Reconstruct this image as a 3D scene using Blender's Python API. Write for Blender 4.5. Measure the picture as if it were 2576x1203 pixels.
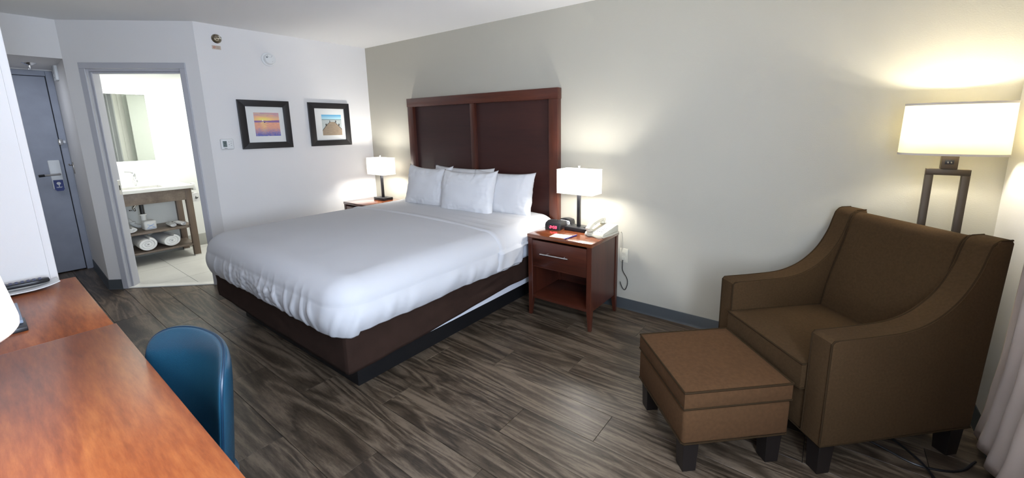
import bpy, bmesh, math, random
from math import sin, cos, pi, radians, sqrt
from mathutils import Vector, Matrix, noise
for o in list(bpy.data.objects): bpy.data.objects.remove(o)
S = bpy.context.scene
COL = S.collection
random.seed(7)

# ------------------------------------------------------------------ camera
CAM = Vector((4.6878, -3.0213, 1.4887)); YAW, PIT, ROL, FPX = 0.6281, 0.1828, -0.0118, 1034.84
F_ = Vector((-sin(YAW)*cos(PIT), cos(YAW)*cos(PIT), -sin(PIT)))
R_ = Vector((cos(YAW), sin(YAW), 0)); U_ = R_.cross(F_)
R2 = R_*cos(ROL) + U_*sin(ROL); U2 = -R_*sin(ROL) + U_*cos(ROL)
cd = bpy.data.cameras.new('camera'); cam = bpy.data.objects.new('camera', cd); COL.objects.link(cam)
M = Matrix((R2, U2, -F_)).transposed().to_4x4(); M.translation = CAM; cam.matrix_world = M
cd.sensor_fit = 'HORIZONTAL'; cd.sensor_width = 36; cd.lens = 36*FPX/2576
cd.shift_x = -56.9/2576; cd.shift_y = -90.6/2576
cd.clip_start = 0.02; cd.clip_end = 60
S.camera = cam

# ------------------------------------------------------------------ world, daylight, exposure
w = bpy.data.worlds.new('world'); S.world = w; w.use_nodes = True
w.node_tree.nodes['Background'].inputs[0].default_value = (0.75, 0.85, 1, 1)
w.node_tree.nodes['Background'].inputs[1].default_value = 1.0
S.view_settings.view_transform = 'Standard'; S.view_settings.look = 'None'
S.view_settings.exposure = 1.0; S.view_settings.gamma = 1.0; S.view_settings.use_curve_mapping = False

def area(name, loc, rot, sx, sy, power, color):
    l = bpy.data.lights.new(name, 'AREA'); l.shape = 'RECTANGLE'; l.size = sx; l.size_y = sy
    l.energy = power; l.color = color
    o = bpy.data.objects.new(name, l); COL.objects.link(o); o.location = loc; o.rotation_euler = rot
    return o
def point(name, loc, power, color, rad=0.03, parent=None):
    l = bpy.data.lights.new(name, 'POINT'); l.energy = power; l.color = color; l.shadow_soft_size = rad
    o = bpy.data.objects.new(name, l); COL.objects.link(o); o.location = loc
    if parent: o.parent = parent
    return o
# daylight coming in through the window of the right wall (beyond the curtain, out of the picture)
area('window_daylight', (5.5, -2.90, 1.45), (0, radians(90), 0), 1.35, 1.0, 62, (0.69, 0.81, 1.0))
# bathroom ceiling light, dim area light below the entry soffit
area('bathroom_light', (-1.35, -0.95, 2.17), (0, 0, 0), 0.5, 0.5, 13, (1, 0.99, 0.95))
area('entry_light', (-1.3, -2.95, 2.10), (0, 0, 0), 0.3, 0.3, 2.0, (0.8, 0.87, 1))

# ------------------------------------------------------------------ materials
def mat(name, color=(.5,.5,.5), rough=.6, metal=0, spec=.5, bump=0, bscale=200, coat=0, emit=None, estr=0,
        mottle=0, mscale=3, sheen=0, detail=4):
    m = bpy.data.materials.new(name); m.use_nodes = True
    nt = m.node_tree; b = nt.nodes['Principled BSDF']
    b.inputs['Base Color'].default_value = (*color, 1); b.inputs['Roughness'].default_value = rough
    b.inputs['Metallic'].default_value = metal; b.inputs['Specular IOR Level'].default_value = spec
    if coat: b.inputs['Coat Weight'].default_value = coat; b.inputs['Coat Roughness'].default_value = .15
    if sheen: b.inputs['Sheen Weight'].default_value = sheen
    if emit: b.inputs['Emission Color'].default_value = (*emit, 1); b.inputs['Emission Strength'].default_value = estr
    tc = nt.nodes.new('ShaderNodeTexCoord')
    if bump:
        n = nt.nodes.new('ShaderNodeTexNoise'); n.inputs['Scale'].default_value = bscale; n.inputs['Detail'].default_value = detail
        nt.links.new(tc.outputs['Object'], n.inputs['Vector'])
        bp = nt.nodes.new('ShaderNodeBump'); bp.inputs['Strength'].default_value = bump; bp.inputs['Distance'].default_value = .002
        nt.links.new(n.outputs[0], bp.inputs['Height']); nt.links.new(bp.outputs[0], b.inputs['Normal'])
    if mottle:
        n = nt.nodes.new('ShaderNodeTexNoise'); n.inputs['Scale'].default_value = mscale; n.inputs['Detail'].default_value = 6
        nt.links.new(tc.outputs['Object'], n.inputs['Vector'])
        r = nt.nodes.new('ShaderNodeValToRGB'); r.color_ramp.elements[0].position = .3; r.color_ramp.elements[1].position = .7
        r.color_ramp.elements[0].color = (*[c*(1-mottle) for c in color], 1); r.color_ramp.elements[1].color = (*[min(1, c*(1+mottle)) for c in color], 1)
        nt.links.new(n.outputs[0], r.inputs[0]); nt.links.new(r.outputs[0], b.inputs['Base Color'])
    return m

def wood(name, dark, mid, light, axis='x', rough=.3, coat=.3, scale=1.0, ring=8, bump=.15, rand=True, pore=60, stretch=.08, contrast=1.0, knots=False, spec=.5):
    m = bpy.data.materials.new(name); m.use_nodes = True; nt = m.node_tree; N = nt.nodes; L = nt.links
    b = N['Principled BSDF']; b.inputs['Roughness'].default_value = rough; b.inputs['Coat Weight'].default_value = coat
    b.inputs['Coat Roughness'].default_value = .12; b.inputs['Specular IOR Level'].default_value = spec
    tc = N.new('ShaderNodeTexCoord'); mp = N.new('ShaderNodeMapping')
    sc = {'x': (stretch, 1, 1), 'y': (1, stretch, 1), 'z': (1, 1, stretch)}[axis]
    mp.inputs['Scale'].default_value = [s*scale for s in sc]
    if rand:
        oi = N.new('ShaderNodeObjectInfo'); mul = N.new('ShaderNodeVectorMath'); mul.operation = 'SCALE'; mul.inputs[3].default_value = 37.0
        cx = N.new('ShaderNodeCombineXYZ'); L.new(oi.outputs['Random'], cx.inputs[0]); L.new(oi.outputs['Random'], cx.inputs[1]); L.new(oi.outputs['Random'], cx.inputs[2])
        L.new(cx.outputs[0], mul.inputs[0]); add = N.new('ShaderNodeVectorMath'); add.operation = 'ADD'
        L.new(tc.outputs['Object'], add.inputs[0]); L.new(mul.outputs[0], add.inputs[1]); L.new(add.outputs[0], mp.inputs['Vector'])
    else: L.new(tc.outputs['Object'], mp.inputs['Vector'])
    n1 = N.new('ShaderNodeTexNoise'); n1.inputs['Scale'].default_value = ring; n1.inputs['Detail'].default_value = 5; n1.inputs['Distortion'].default_value = 1.2 if knots else .6
    L.new(mp.outputs[0], n1.inputs['Vector'])
    if knots:
        mm = N.new('ShaderNodeMath'); mm.operation = 'MULTIPLY'; mm.inputs[1].default_value = 16.0; L.new(n1.outputs[0], mm.inputs[0])
        sn = N.new('ShaderNodeMath'); sn.operation = 'PINGPONG'; sn.inputs[1].default_value = 1.0; L.new(mm.outputs[0], sn.inputs[0])
        base = sn.outputs[0]
    else: base = n1.outputs[0]
    n2 = N.new('ShaderNodeTexNoise'); n2.inputs['Scale'].default_value = pore; n2.inputs['Detail'].default_value = 6; n2.inputs['Roughness'].default_value = .7 if not knots else .82
    L.new(mp.outputs[0], n2.inputs['Vector'])
    n3 = N.new('ShaderNodeTexNoise'); n3.inputs['Scale'].default_value = ring*.35; n3.inputs['Detail'].default_value = 2; L.new(mp.outputs[0], n3.inputs['Vector'])
    mx = N.new('ShaderNodeMix'); mx.data_type = 'FLOAT'; mx.inputs[0].default_value = .45 if not knots else .74; n1.inputs['Detail'].default_value = 5 if not knots else 2.5
    L.new(base, mx.inputs[2]); L.new(n2.outputs[0], mx.inputs[3])
    mx2 = N.new('ShaderNodeMix'); mx2.data_type = 'FLOAT'; mx2.inputs[0].default_value = .3 if not knots else .38; n3.inputs['Scale'].default_value = ring*.35 if not knots else 9; n3.inputs['Detail'].default_value = 2 if not knots else 5
    L.new(mx.outputs[0], mx2.inputs[2]); L.new(n3.outputs[0], mx2.inputs[3])
    r = N.new('ShaderNodeValToRGB'); e = r.color_ramp.elements; h = .17/contrast
    e[0].position = .5-h; e[0].color = (*dark, 1); e[1].position = .5+h; e[1].color = (*light, 1)
    k = e.new(.5); k.color = (*mid, 1)
    L.new(mx2.outputs[0], r.inputs[0]); L.new(r.outputs[0], b.inputs['Base Color'])
    if bump:
        bp = N.new('ShaderNodeBump'); bp.inputs['Strength'].default_value = bump; bp.inputs['Distance'].default_value = .001
        L.new(mx.outputs[0], bp.inputs['Height']); L.new(bp.outputs[0], b.inputs['Normal'])
    return m

def shade_mat(name, color, trans=.55, emit=0.0):
    m = bpy.data.materials.new(name); m.use_nodes = True; nt = m.node_tree; N = nt.nodes; L = nt.links
    N.remove(N['Principled BSDF']); out = N['Material Output']
    d = N.new('ShaderNodeBsdfDiffuse'); t = N.new('ShaderNodeBsdfTranslucent'); mx = N.new('ShaderNodeMixShader')
    d.inputs[0].default_value = (*color, 1); t.inputs[0].default_value = (*color, 1); mx.inputs[0].default_value = trans
    L.new(d.outputs[0], mx.inputs[1]); L.new(t.outputs[0], mx.inputs[2])
    if emit:
        e = N.new('ShaderNodeEmission'); e.inputs[0].default_value = (*color, 1); e.inputs[1].default_value = emit
        a = N.new('ShaderNodeAddShader'); L.new(mx.outputs[0], a.inputs[0]); L.new(e.outputs[0], a.inputs[1]); L.new(a.outputs[0], out.inputs[0])
    else: L.new(mx.outputs[0], out.inputs[0])
    return m

def picture_mat(name):
    m = bpy.data.materials.new(name); m.use_nodes = True; nt = m.node_tree; b = nt.nodes['Principled BSDF']
    a = nt.nodes.new('ShaderNodeVertexColor'); a.layer_name = 'print'; nt.links.new(a.outputs[0], b.inputs['Base Color'])
    b.inputs['Roughness'].default_value = .35
    return m

MT = {}
MT['wall'] = mat('wall_paint', (.80,.78,.76), .75, bump=.25, bscale=160)
MT['greige'] = mat('greige_paint', (.47,.448,.375), .7, bump=.3, bscale=150)
MT['ceil'] = mat('ceiling_paint', (.84,.84,.83), .85, bump=.25, bscale=120)
MT['doorgrey'] = mat('door_frame_grey', (.50,.50,.53), .42, bump=.1, bscale=60)
MT['entrygrey'] = mat('entry_door_grey', (.32,.34,.40), .45, mottle=.10, mscale=5)
MT['vinyl'] = mat('vinyl_base', (.052,.060,.066), .45)
MT['bathwall'] = mat('bathroom_paint', (.80,.81,.78), .6)
MT['bathlow'] = mat('bathroom_tile_base', (.42,.42,.38), .4)
MT['tile'] = mat('floor_tile', (.60,.595,.56), .35, mottle=.05, mscale=4)
MT['grout'] = mat('grout', (.28,.28,.26), .8)
MT['cloth'] = mat('duvet_cotton', (.56,.563,.58), .85, bump=.12, bscale=380)
MT['pillow'] = mat('pillow_cotton', (.68,.68,.69), .85, bump=.12, bscale=380)
MT['sheet'] = mat('mattress_sheet', (.70,.73,.80), .85)
MT['skirt'] = mat('bed_skirt_brown', (.032,.017,.012), .9, spec=.15, bump=.25, bscale=300, mottle=.15, mscale=8)
MT['black'] = mat('black_plinth', (.006,.006,.007), .5)
MT['blackpl'] = mat('black_plastic', (.012,.012,.014), .35)
MT['blackframe'] = mat('picture_frame_black', (.014,.012,.013), .4, bump=.1)
MT['matb'] = mat('picture_mat_board', (.78,.78,.75), .8)
MT['print'] = picture_mat('picture_print')
MT['cherry'] = wood('cherry_dark', (.028,.0075,.0045), (.064,.016,.0085), (.105,.029,.014), 'z', .32, .25, ring=10, bump=.03, pore=45, spec=.4)
MT['cherryx'] = wood('cherry_dark_horizontal', (.028,.0075,.0045), (.064,.016,.0085), (.105,.029,.014), 'x', .32, .25, ring=10, bump=.03, pore=45, spec=.4)
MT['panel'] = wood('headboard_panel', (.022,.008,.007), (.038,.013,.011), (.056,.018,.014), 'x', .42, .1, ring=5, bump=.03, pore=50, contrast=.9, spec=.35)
MT['nstop'] = wood('nightstand_top_wood', (.08,.020,.008), (.15,.040,.013), (.23,.068,.020), 'x', .16, .6, ring=12, bump=.0, pore=50)
MT['desk'] = wood('desk_wood', (.10,.020,.006), (.32,.080,.020), (.52,.175,.046), 'x', .29, .0, ring=7, bump=0, pore=60, contrast=1.3, stretch=.13)
MT['floor'] = wood('vinyl_plank', (.032,.022,.014), (.083,.059,.039), (.170,.127,.088), 'x', .38, .0, ring=5.0, bump=.3, pore=120, stretch=.11, contrast=1.6, knots=True)
MT['subfloor'] = mat('subfloor', (.010,.009,.008), .8)
MT['vanity'] = wood('vanity_wood', (.09,.066,.05), (.17,.13,.10), (.25,.195,.155), 'x', .5, 0, ring=9, bump=.1)
MT['vanityz'] = wood('vanity_wood_upright', (.08,.055,.038), (.15,.105,.075), (.21,.155,.115), 'z', .5, 0, ring=9, bump=.1)
MT['legdark'] = mat('dark_leg', (.010,.007,.006), .45)
MT['brownfab'] = mat('brown_weave', (.060,.034,.0145), .95, bump=.5, bscale=700, spec=.15, mottle=.12, mscale=90, sheen=0)
MT['browntop'] = mat('ottoman_weave', (.092,.046,.020), .95, bump=.5, bscale=700, spec=.15, mottle=.10, mscale=60, sheen=0)
MT['pipe'] = mat('brown_piping', (.036,.022,.011), .95, spec=.05)
MT['bronze'] = mat('bronze_metal', (.060,.044,.028), .45, metal=.4)
MT['blue'] = mat('teal_leather', (.012,.065,.115), .30, bump=.25, bscale=260, spec=.6)
MT['bluepipe'] = mat('teal_piping', (.005,.030,.065), .35)
MT['steel'] = mat('brushed_steel', (.62,.61,.60), .28, metal=1)
MT['chrome'] = mat('chrome', (.75,.76,.78), .12, metal=1)
MT['brass'] = mat('aged_brass', (.38,.34,.27), .22, metal=1)
MT['cream'] = mat('cream_plastic', (.66,.62,.50), .4)
MT['whitepl'] = mat('white_plastic', (.78,.79,.78), .4)
MT['lcd'] = mat('lcd_green_grey', (.16,.21,.20), .3)
MT['ink'] = mat('dark_ink', (.03,.035,.04), .5)
MT['greyink'] = mat('grey_ink', (.25,.25,.25), .5)
MT['paper'] = mat('white_paper', (.76,.76,.75), .8)
MT['red'] = mat('red_ink', (.55,.13,.08), .7)
MT['tanprint'] = mat('tan_print', (.62,.46,.30), .7)
MT['navy'] = mat('navy_card', (.02,.035,.18), .5)
MT['purple'] = mat('purple_pen', (.05,.03,.20), .3)
MT['led'] = mat('red_led', (.2,0,0), .5, emit=(1,.05,.10), estr=3.0)
MT['leddim'] = mat('dim_led', (.22,.10,.12), .5)
MT['mirror'] = mat('mirror_glass', (.80,.86,.80), .02, metal=1)
MT['mirrorled'] = mat('mirror_led', (1,1,1), .5, emit=(1,1,.98), estr=14)
MT['counter'] = mat('white_countertop', (.80,.79,.74), .25)
MT['porcelain'] = mat('porcelain', (.82,.82,.80), .12)
MT['towel'] = mat('terry_towel', (.80,.80,.80), .95, bump=.8, bscale=500)
MT['pvc'] = mat('white_pvc', (.75,.76,.74), .35)
MT['blueprint'] = mat('blue_print', (.35,.48,.75), .7)
MT['curtain'] = shade_mat('sheer_curtain', (.92,.80,.71), .30)
MT['drape'] = mat('brown_drape', (.12,.05,.035), .9)
MT['shade_white'] = shade_mat('white_linen_shade', (.93,.92,.90), .45, .12)
MT['shade_cream'] = shade_mat('cream_linen_shade', (.93,.88,.68), .5, .18)
MT['shade_desk'] = shade_mat('desk_shade', (.86,.85,.84), .35, .0)
MT['trimtape'] = mat('shade_trim', (.62,.57,.50), .8)
MT['bulb'] = mat('bulb', (1,1,1), .5, emit=(1,.95,.85), estr=3)
MT['outside'] = mat('outside_ground', (.4,.42,.4), .9)

# ------------------------------------------------------------------ helpers
def obj(name, bm, m, parent=None, loc=None, smooth=35):
    me = bpy.data.meshes.new(name)
    bmesh.ops.recalc_face_normals(bm, faces=bm.faces)
    bm.to_mesh(me); bm.free()
    for p in me.polygons: p.use_smooth = True
    me.set_sharp_from_angle(angle=radians(smooth))
    me.materials.append(MT[m] if isinstance(m, str) else m)
    o = bpy.data.objects.new(name, me); COL.objects.link(o)
    if parent: o.parent = parent
    if loc is not None: o.location = loc
    return o
def thing(name, label, cat, loc=(0,0,0), rz=0, group=None):
    o = bpy.data.objects.new(name, None); COL.objects.link(o); o.empty_display_size = .05
    o.location = loc; o.rotation_euler = (0,0,rz); o['label'] = label; o['category'] = cat
    if group: o['group'] = group
    return o
def tag(o, label, cat, group=None, kind=None):
    o['label'] = label; o['category'] = cat
    if group: o['group'] = group
    if kind: o['kind'] = kind
    return o
def struct(name, bm, m, parent=None):
    o = obj(name, bm, m, parent)
    if not parent: o['kind'] = 'structure'
    return o
def dup(root, loc=None, rz=None, label=None):
    def rec(o, par):
        c = o.copy(); COL.objects.link(c); c.parent = par
        for k in o.children: rec(k, c)
        return c
    r = rec(root, None)
    if loc is not None: r.location = loc
    if rz is not None: r.rotation_euler = (0,0,rz)
    if label: r['label'] = label
    return r
def NB(): return bmesh.new()
def box(bm, a, b, bev=0, seg=2, mtx=None):
    a, b = Vector(a), Vector(b)
    r = bmesh.ops.create_cube(bm, size=1); vs = r['verts']
    c = (a+b)/2; d = b-a
    for v in vs: v.co = Vector((v.co.x*abs(d.x)+c.x, v.co.y*abs(d.y)+c.y, v.co.z*abs(d.z)+c.z))
    if bev:
        es = list({e for v in vs for e in v.link_edges})
        r = bmesh.ops.bevel(bm, geom=es, offset=bev, segments=seg, affect='EDGES', profile=.5)
        vs = list({v for f in r['faces'] for v in f.verts} | {v for v in vs if v.is_valid})
    if mtx is not None:
        for v in vs: v.co = mtx @ v.co
    return bm
def prism(bm, poly, z0, z1, bev=0, seg=2, tf=None):
    """poly: list of (p,q); tf maps (p,q,h) -> Vector"""
    tf = tf or (lambda p,q,h: Vector((p,q,h)))
    A = [bm.verts.new(tf(p,q,z0)) for p,q in poly]; B = [bm.verts.new(tf(p,q,z1)) for p,q in poly]
    n = len(poly); fs = [bm.faces.new(A[::-1]), bm.faces.new(B)]
    for i in range(n): fs.append(bm.faces.new((A[i], A[(i+1)%n], B[(i+1)%n], B[i])))
    if bev:
        es = list({e for f in fs[:2] for e in f.edges})
        bmesh.ops.bevel(bm, geom=es, offset=bev, segments=seg, affect='EDGES', profile=.5)
    return bm
def lathe(bm, prof, seg=32, c=(0,0,0), mtx=None, sx=1, sy=1, closed=False):
    rings = []
    for r, z in prof:
        ring = []
        for i in range(seg):
            a = 2*pi*i/seg; v = Vector((r*cos(a)*sx, r*sin(a)*sy, z))
            if mtx is not None: v = mtx @ v
            ring.append(bm.verts.new(v+Vector(c)))
        rings.append(ring)
    for k in range(len(rings)-1 if not closed else len(rings)):
        p, q = rings[k], rings[(k+1)%len(rings)]
        for i in range(seg): bm.faces.new((p[i], p[(i+1)%seg], q[(i+1)%seg], q[i]))
    if not closed:
        if prof[0][0] > 1e-6: bm.faces.new(rings[0][::-1])
        if prof[-1][0] > 1e-6: bm.faces.new(rings[-1])
    bmesh.ops.remove_doubles(bm, verts=bm.verts, dist=1e-6)
    return bm
def tube(bm, pts, r, seg=8, closed=False):
    P = [Vector(p) for p in pts]; n = len(P); rings = []; prev = None
    for i in range(n):
        if closed: t = P[(i+1)%n]-P[i-1]
        else: t = P[min(i+1,n-1)]-P[max(i-1,0)]
        t.normalize()
        if prev is None:
            u = t.cross(Vector((0,0,1)));
            if u.length < .1: u = t.cross(Vector((1,0,0)))
        else: u = prev - t*prev.dot(t)
        u.normalize(); prev = u; v = t.cross(u)
        rr = r[i] if isinstance(r, (list,tuple)) else r
        rings.append([bm.verts.new(P[i]+(u*cos(2*pi*k/seg)+v*sin(2*pi*k/seg))*rr) for k in range(seg)])
    for i in range(n if closed else n-1):
        p, q = rings[i], rings[(i+1)%n]
        for k in range(seg): bm.faces.new((p[k], p[(k+1)%seg], q[(k+1)%seg], q[k]))
    if not closed: bm.faces.new(rings[0][::-1]); bm.faces.new(rings[-1])
    return bm
def smooth_path(pts, n=8, closed=False):
    P = [Vector(p) for p in pts]; out = []
    m = len(P); rng = m if closed else m-1
    for i in range(rng):
        p0 = P[i-1] if (closed or i > 0) else P[i]; p1 = P[i]; p2 = P[(i+1)%m]
        p3 = P[(i+2)%m] if (closed or i+2 < m) else P[(i+1)%m]
        for k in range(n):
            t = k/n
            out.append(.5*((2*p1)+(-p0+p2)*t+(2*p0-5*p1+4*p2-p3)*t*t+(-p0+3*p1-3*p2+p3)*t**3))
    if not closed: out.append(P[-1])
    return out
def grid(bm, nu, nv, f, close_u=False):
    V = [[bm.verts.new(f(i/(nu if close_u else nu-1), j/(nv-1))) for j in range(nv)] for i in range(nu)]
    for i in range(nu if close_u else nu-1):
        for j in range(nv-1):
            a = V[i][j]; b = V[(i+1)%nu][j]; c = V[(i+1)%nu][j+1]; d = V[i][j+1]
            bm.faces.new((a,b,c,d))
    return V
def sstep(a, b, x):
    t = max(0, min(1, (x-a)/(b-a))); return t*t*(3-2*t)

H = 2.44
# ================================================================== SETTING
# --- diagonal bathroom wall geometry
A_ = 0.7211; CA, SA = cos(A_), sin(A_)
F0 = Vector((-.7395, -2.3091)); DW, DH = .8698, 2.088
V0 = F0 - Vector((CA, SA))*.1188
P1 = F0 + Vector((CA, SA))*DW
V1 = Vector((0, -1.6609))
TH = .11
NRM = Vector((-SA, CA))                                   # into the bathroom
def dg(s, d, z): p = F0 + Vector((CA, SA))*s + NRM*d; return Vector((p.x, p.y, z))
def dgm(): return Matrix(((CA, -SA, 0, F0.x), (SA, CA, 0, F0.y), (0,0,1,0), (0,0,0,1)))
DG = dgm()

fl = struct('floor', box(NB(), (-2.05,-3.6,-.06), (5.6,.12,-.006)), 'subfloor')
# planks
W_ = .212; L_ = 1.22
fixed = {-3: 3.47, -2: 3.885, -1: 3.063, 0: 3.487, 1: 3.95, -4: 2.75}
pk = 0
for k in range(-11, 6):
    y0 = -1.25 + W_*k - (0); y1 = y0 + W_
    if y0 > 0: continue
    row = k
    # joint for the row whose lower edge is y0
    fx = {-2: 3.47, -1: 3.885, 0: 3.063, 1: 3.487}.get(k, 3.0 + ((k*0.47) % 1.22))
    x = fx
    while x > -2: x -= L_
    while x < 5.4:
        xa, xb = max(x, -1.95), min(x+L_, 5.42)
        x += L_
        ya, yb = max(y0, -3.5), min(y1, .0)
        if yb-ya < .03 or xb-xa < .03: continue
        # limit at the diagonal wall / bathroom
        if ya > -2.45:
            t = (ya+2.3091)/SA; lim = F0.x + t*CA - .12
            if ya > -1.7: lim = -.02
            if xb < lim+.05: continue
            xa = max(xa, lim)
        g = .0011
        bm = box(NB(), (-(xb-xa)/2+g, -(yb-ya)/2+g, -.005), ((xb-xa)/2-g, (yb-ya)/2-g, 0), .0009, 1)
        o = obj('plank', bm, 'floor', fl, ((xa+xb)/2, (ya+yb)/2, 0)); pk += 1

struct('ceiling', box(NB(), (-2.05,-3.6,H), (5.6,.12,H+.08)), 'ceil')
struct('wall_back', box(NB(), (0,0,0), (5.6,.12,H)), 'greige')
struct('wall_left', prism(NB(), [(0,-1.6609),(0,.12),(-.11,.12),(-.11,-1.60)], 0, H), 'wall')
# right wall with window opening (out of frame)
bm = NB(); box(bm, (5.39,-2.38,0), (5.5,.12,H)); box(bm, (5.39,-3.6,0), (5.5,-3.42,H)); box(bm, (5.39,-3.42,0), (5.5,-2.38,.75)); box(bm, (5.39,-3.42,2.15), (5.5,-2.38,H))
struct('wall_right', bm, 'wall')
bm = NB()
for a, b in (((5.42,-3.42,.75),(5.47,-3.37,2.15)), ((5.42,-2.43,.75),(5.47,-2.38,2.15)), ((5.42,-3.37,.75),(5.47,-2.43,.80)), ((5.42,-3.37,2.10),(5.47,-2.43,2.15))): box(bm, a, b, .004)
struct('window_1', bm, 'whitepl')
struct('wall_front', box(NB(), (-2.05,-3.6,0), (5.5,-3.47,H)), 'wall')
# partition beside the desk end
struct('wall_partition', box(NB(), (1.40,-3.47,0), (1.545,-2.838,H), .006), 'wall')
struct('trim_1', box(NB(), (1.38,-2.86,0), (1.551,-2.832,H-.0), .004), 'wall')
# entry: side wall, door wall, soffit
SY0, SY1 = V0.y, -2.352
struct('wall_entry_side', prism(NB(), [(V0.x,V0.y),(-1.93,SY1),(-1.93,-2.27),(V0.x-.02,-2.27)], 0, H), 'wall')
EX = -1.9
bm = NB(); box(bm, (EX-.12,-3.6,2.106), (EX,-2.27,H)); box(bm, (EX-.12,-3.6,0), (EX,-3.38,2.106)); box(bm, (EX-.12,-2.36,0), (EX,-2.27,2.106))
struct('wall_entry', bm, 'wall')
struct('wall_soffit', prism(NB(), [(V0.x, V0.y), (V0.x, -3.47), (EX, -3.47), (EX, -2.35)], 2.12, H), 'wall')
# diagonal wall: pieces around the opening
def dquad(s0, s1, z0, z1, poly=None):
    bm = NB(); box(bm, (s0,0,z0), (s1,TH,z1), mtx=DG); return bm
bm = NB()
box(bm, (-.1188,0,0), (.03,TH,H), mtx=DG); box(bm, (.03,0,DH-.03), (DW-.03,TH,H), mtx=DG)
sR = (V1-F0).dot(Vector((CA,SA)))
box(bm, (DW-.03,0,0), (sR,TH,H), mtx=DG)
struct('wall_diagonal', bm, 'wall')
# baseboards
def baseb(name, pts, h=.088, t=.006):
    bm = NB()
    for (x0,y0),(x1,y1) in pts:
        d = Vector((x1-x0, y1-y0)).normalized(); n = Vector((d.y, -d.x))
        prof = [(0,0),(t+.010,0),(t+.008,.004),(t,.016),(t,h-.003),(t-.002,h),(0,h)]
        A = [bm.verts.new((x0+n.x*p, y0+n.y*p, q)) for p,q in prof]; B = [bm.verts.new((x1+n.x*p, y1+n.y*p, q)) for p,q in prof]
        bm.faces.new(A[::-1]); bm.faces.new(B)
        for i in range(len(prof)): bm.faces.new((A[i],A[(i+1)%len(prof)],B[(i+1)%len(prof)],B[i]))
    o = struct(name, bm, 'vinyl'); return o
baseb('baseboard_back', [((0,0),(5.39,0))])
baseb('baseboard_left', [((0,-1.66),(0,-.0))])
baseb('baseboard_right', [((5.39,0),(5.39,-3.4))])
baseb('baseboard_entry', [((-1.895,SY1),(V0.x,V0.y))], .095)
d0 = V0; d1 = F0
baseb('baseboard_diagonal', [((d0.x,d0.y),(d1.x,d1.y)), ((P1.x,P1.y),(V1.x,V1.y))], .095)

# --- bathroom shell
BX = -1.97
struct('wall_bathroom_back', box(NB(), (BX-.1,-2.27,0), (BX,-.3,2.3)), 'bathwall')
struct('wall_bathroom_side', box(NB(), (BX,-.42,0), (-.11,-.3,2.3)), 'bathwall')
struct('wall_bathroom_left', box(NB(), (BX,-2.275,0), (-.97,-2.262,2.3)), 'bathwall')
struct('wall_bathroom_right', box(NB(), (-.125,-1.55,0), (-.112,-.42,2.3)), 'bathwall')
struct('ceiling_bathroom', prism(NB(), [(BX,-2.262),(-.97,-2.262),(-.86,-2.25),(-.14,-1.55),(-.14,-.42),(BX,-.42)], 2.2, 2.28), 'bathwall')
# floor of the bathroom: tiles
bf = struct('floor_bathroom', prism(NB(), [(BX,-2.262),(-.85,-2.262),(dg(0,.06,0).x,dg(0,.06,0).y),(dg(DW,.06,0).x,dg(DW,.06,0).y),(-.13,-1.55),(-.13,-.42),(BX,-.42)], .0015, .005), 'grout')
T_ = .61
def clip_poly(poly, p, n):
    out = []
    for i in range(len(poly)):
        a, b = poly[i], poly[(i+1)%len(poly)]
        da, db = (a-p).dot(n), (b-p).dot(n)
        if da >= 0: out.append(a)
        if (da >= 0) != (db >= 0): out.append(a+(b-a)*(da/(da-db)))
    return out
q0 = Vector(dg(0,.055,0)[:2])
for i in range(-3, 4):
    for j in range(-2, 4):
        x0, y0 = -1.21+T_*i, -1.845+T_*j; x1, y1 = x0+T_, y0+T_
        x0, x1 = max(x0, BX), min(x1, -.13); y0, y1 = max(y0, -2.262), min(y1, -.42)
        if x1-x0 < .02 or y1-y0 < .02: continue
        g = .0018
        po = [Vector((x0+g,y0+g)), Vector((x1-g,y0+g)), Vector((x1-g,y1-g)), Vector((x0+g,y1-g))]
        po = clip_poly(po, q0, NRM)
        if len(po) < 3: continue
        obj('tile', prism(NB(), [(p.x,p.y) for p in po], .004, .009), 'tile', bf)
box_ = NB(); box(box_, (BX,-1.48,.009), (BX+.010,-.42,.16), .002); box(box_, (BX,-2.26,.009), (BX+.010,-1.48,.16), .002)
struct('trim_2', box_, 'bathlow')

# --- bathroom door frame (hollow metal)
df = tag(obj('door_frame', box(NB(), (0,-.012,DH-.05), (DW,.012,DH), .003, 1, DG), 'doorgrey'), '', '')
for k in ('label','category'): del df[k]
df.name = 'door_1'; df['kind'] = 'structure'
bm = NB(); box(bm, (0,-.012,0), (.05,.012,DH-.05), .003, 1, DG)
obj('frame_upright', bm, 'doorgrey', df)
bm = NB(); box(bm, (DW-.05,-.012,0), (DW,.012,DH-.05), .003, 1, DG)
obj('frame_upright', bm, 'doorgrey', df)
bm = NB()
for s0, s1 in ((.028,.05),(DW-.05,DW-.028)): box(bm, (s0,.0121,0), (s1,TH+.012,DH-.05), .002, 1, DG)
box(bm, (.05,.0121,DH-.072), (DW-.05,TH+.012,DH-.05), .002, 1, DG)
box(bm, (.0501,.030,0), (.066,.075,DH-.0725), .003, 1, DG); box(bm, (DW-.066,.030,0), (DW-.0501,.075,DH-.0725), .003, 1, DG); box(bm, (.066,.030,DH-.088), (DW-.066,.075,DH-.0725), .003, 1, DG)
obj('door_stop', bm, 'doorgrey', df)
bm = NB(); box(bm, (.0505,.085,.90), (.053,.112,1.04), .001, 1, DG); sp = obj('strike_plate', bm, 'steel', df)
bm = NB(); box(bm, (.053,.093,.945), (.0535,.104,.99), 0, 1, DG); obj('strike_hole', bm, 'black', sp)
bm = NB(); box(bm, (.03,-.005,.0), (DW-.03,.07,.011), .003, 1, DG); struct('trim_3', bm, 'counter')
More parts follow.
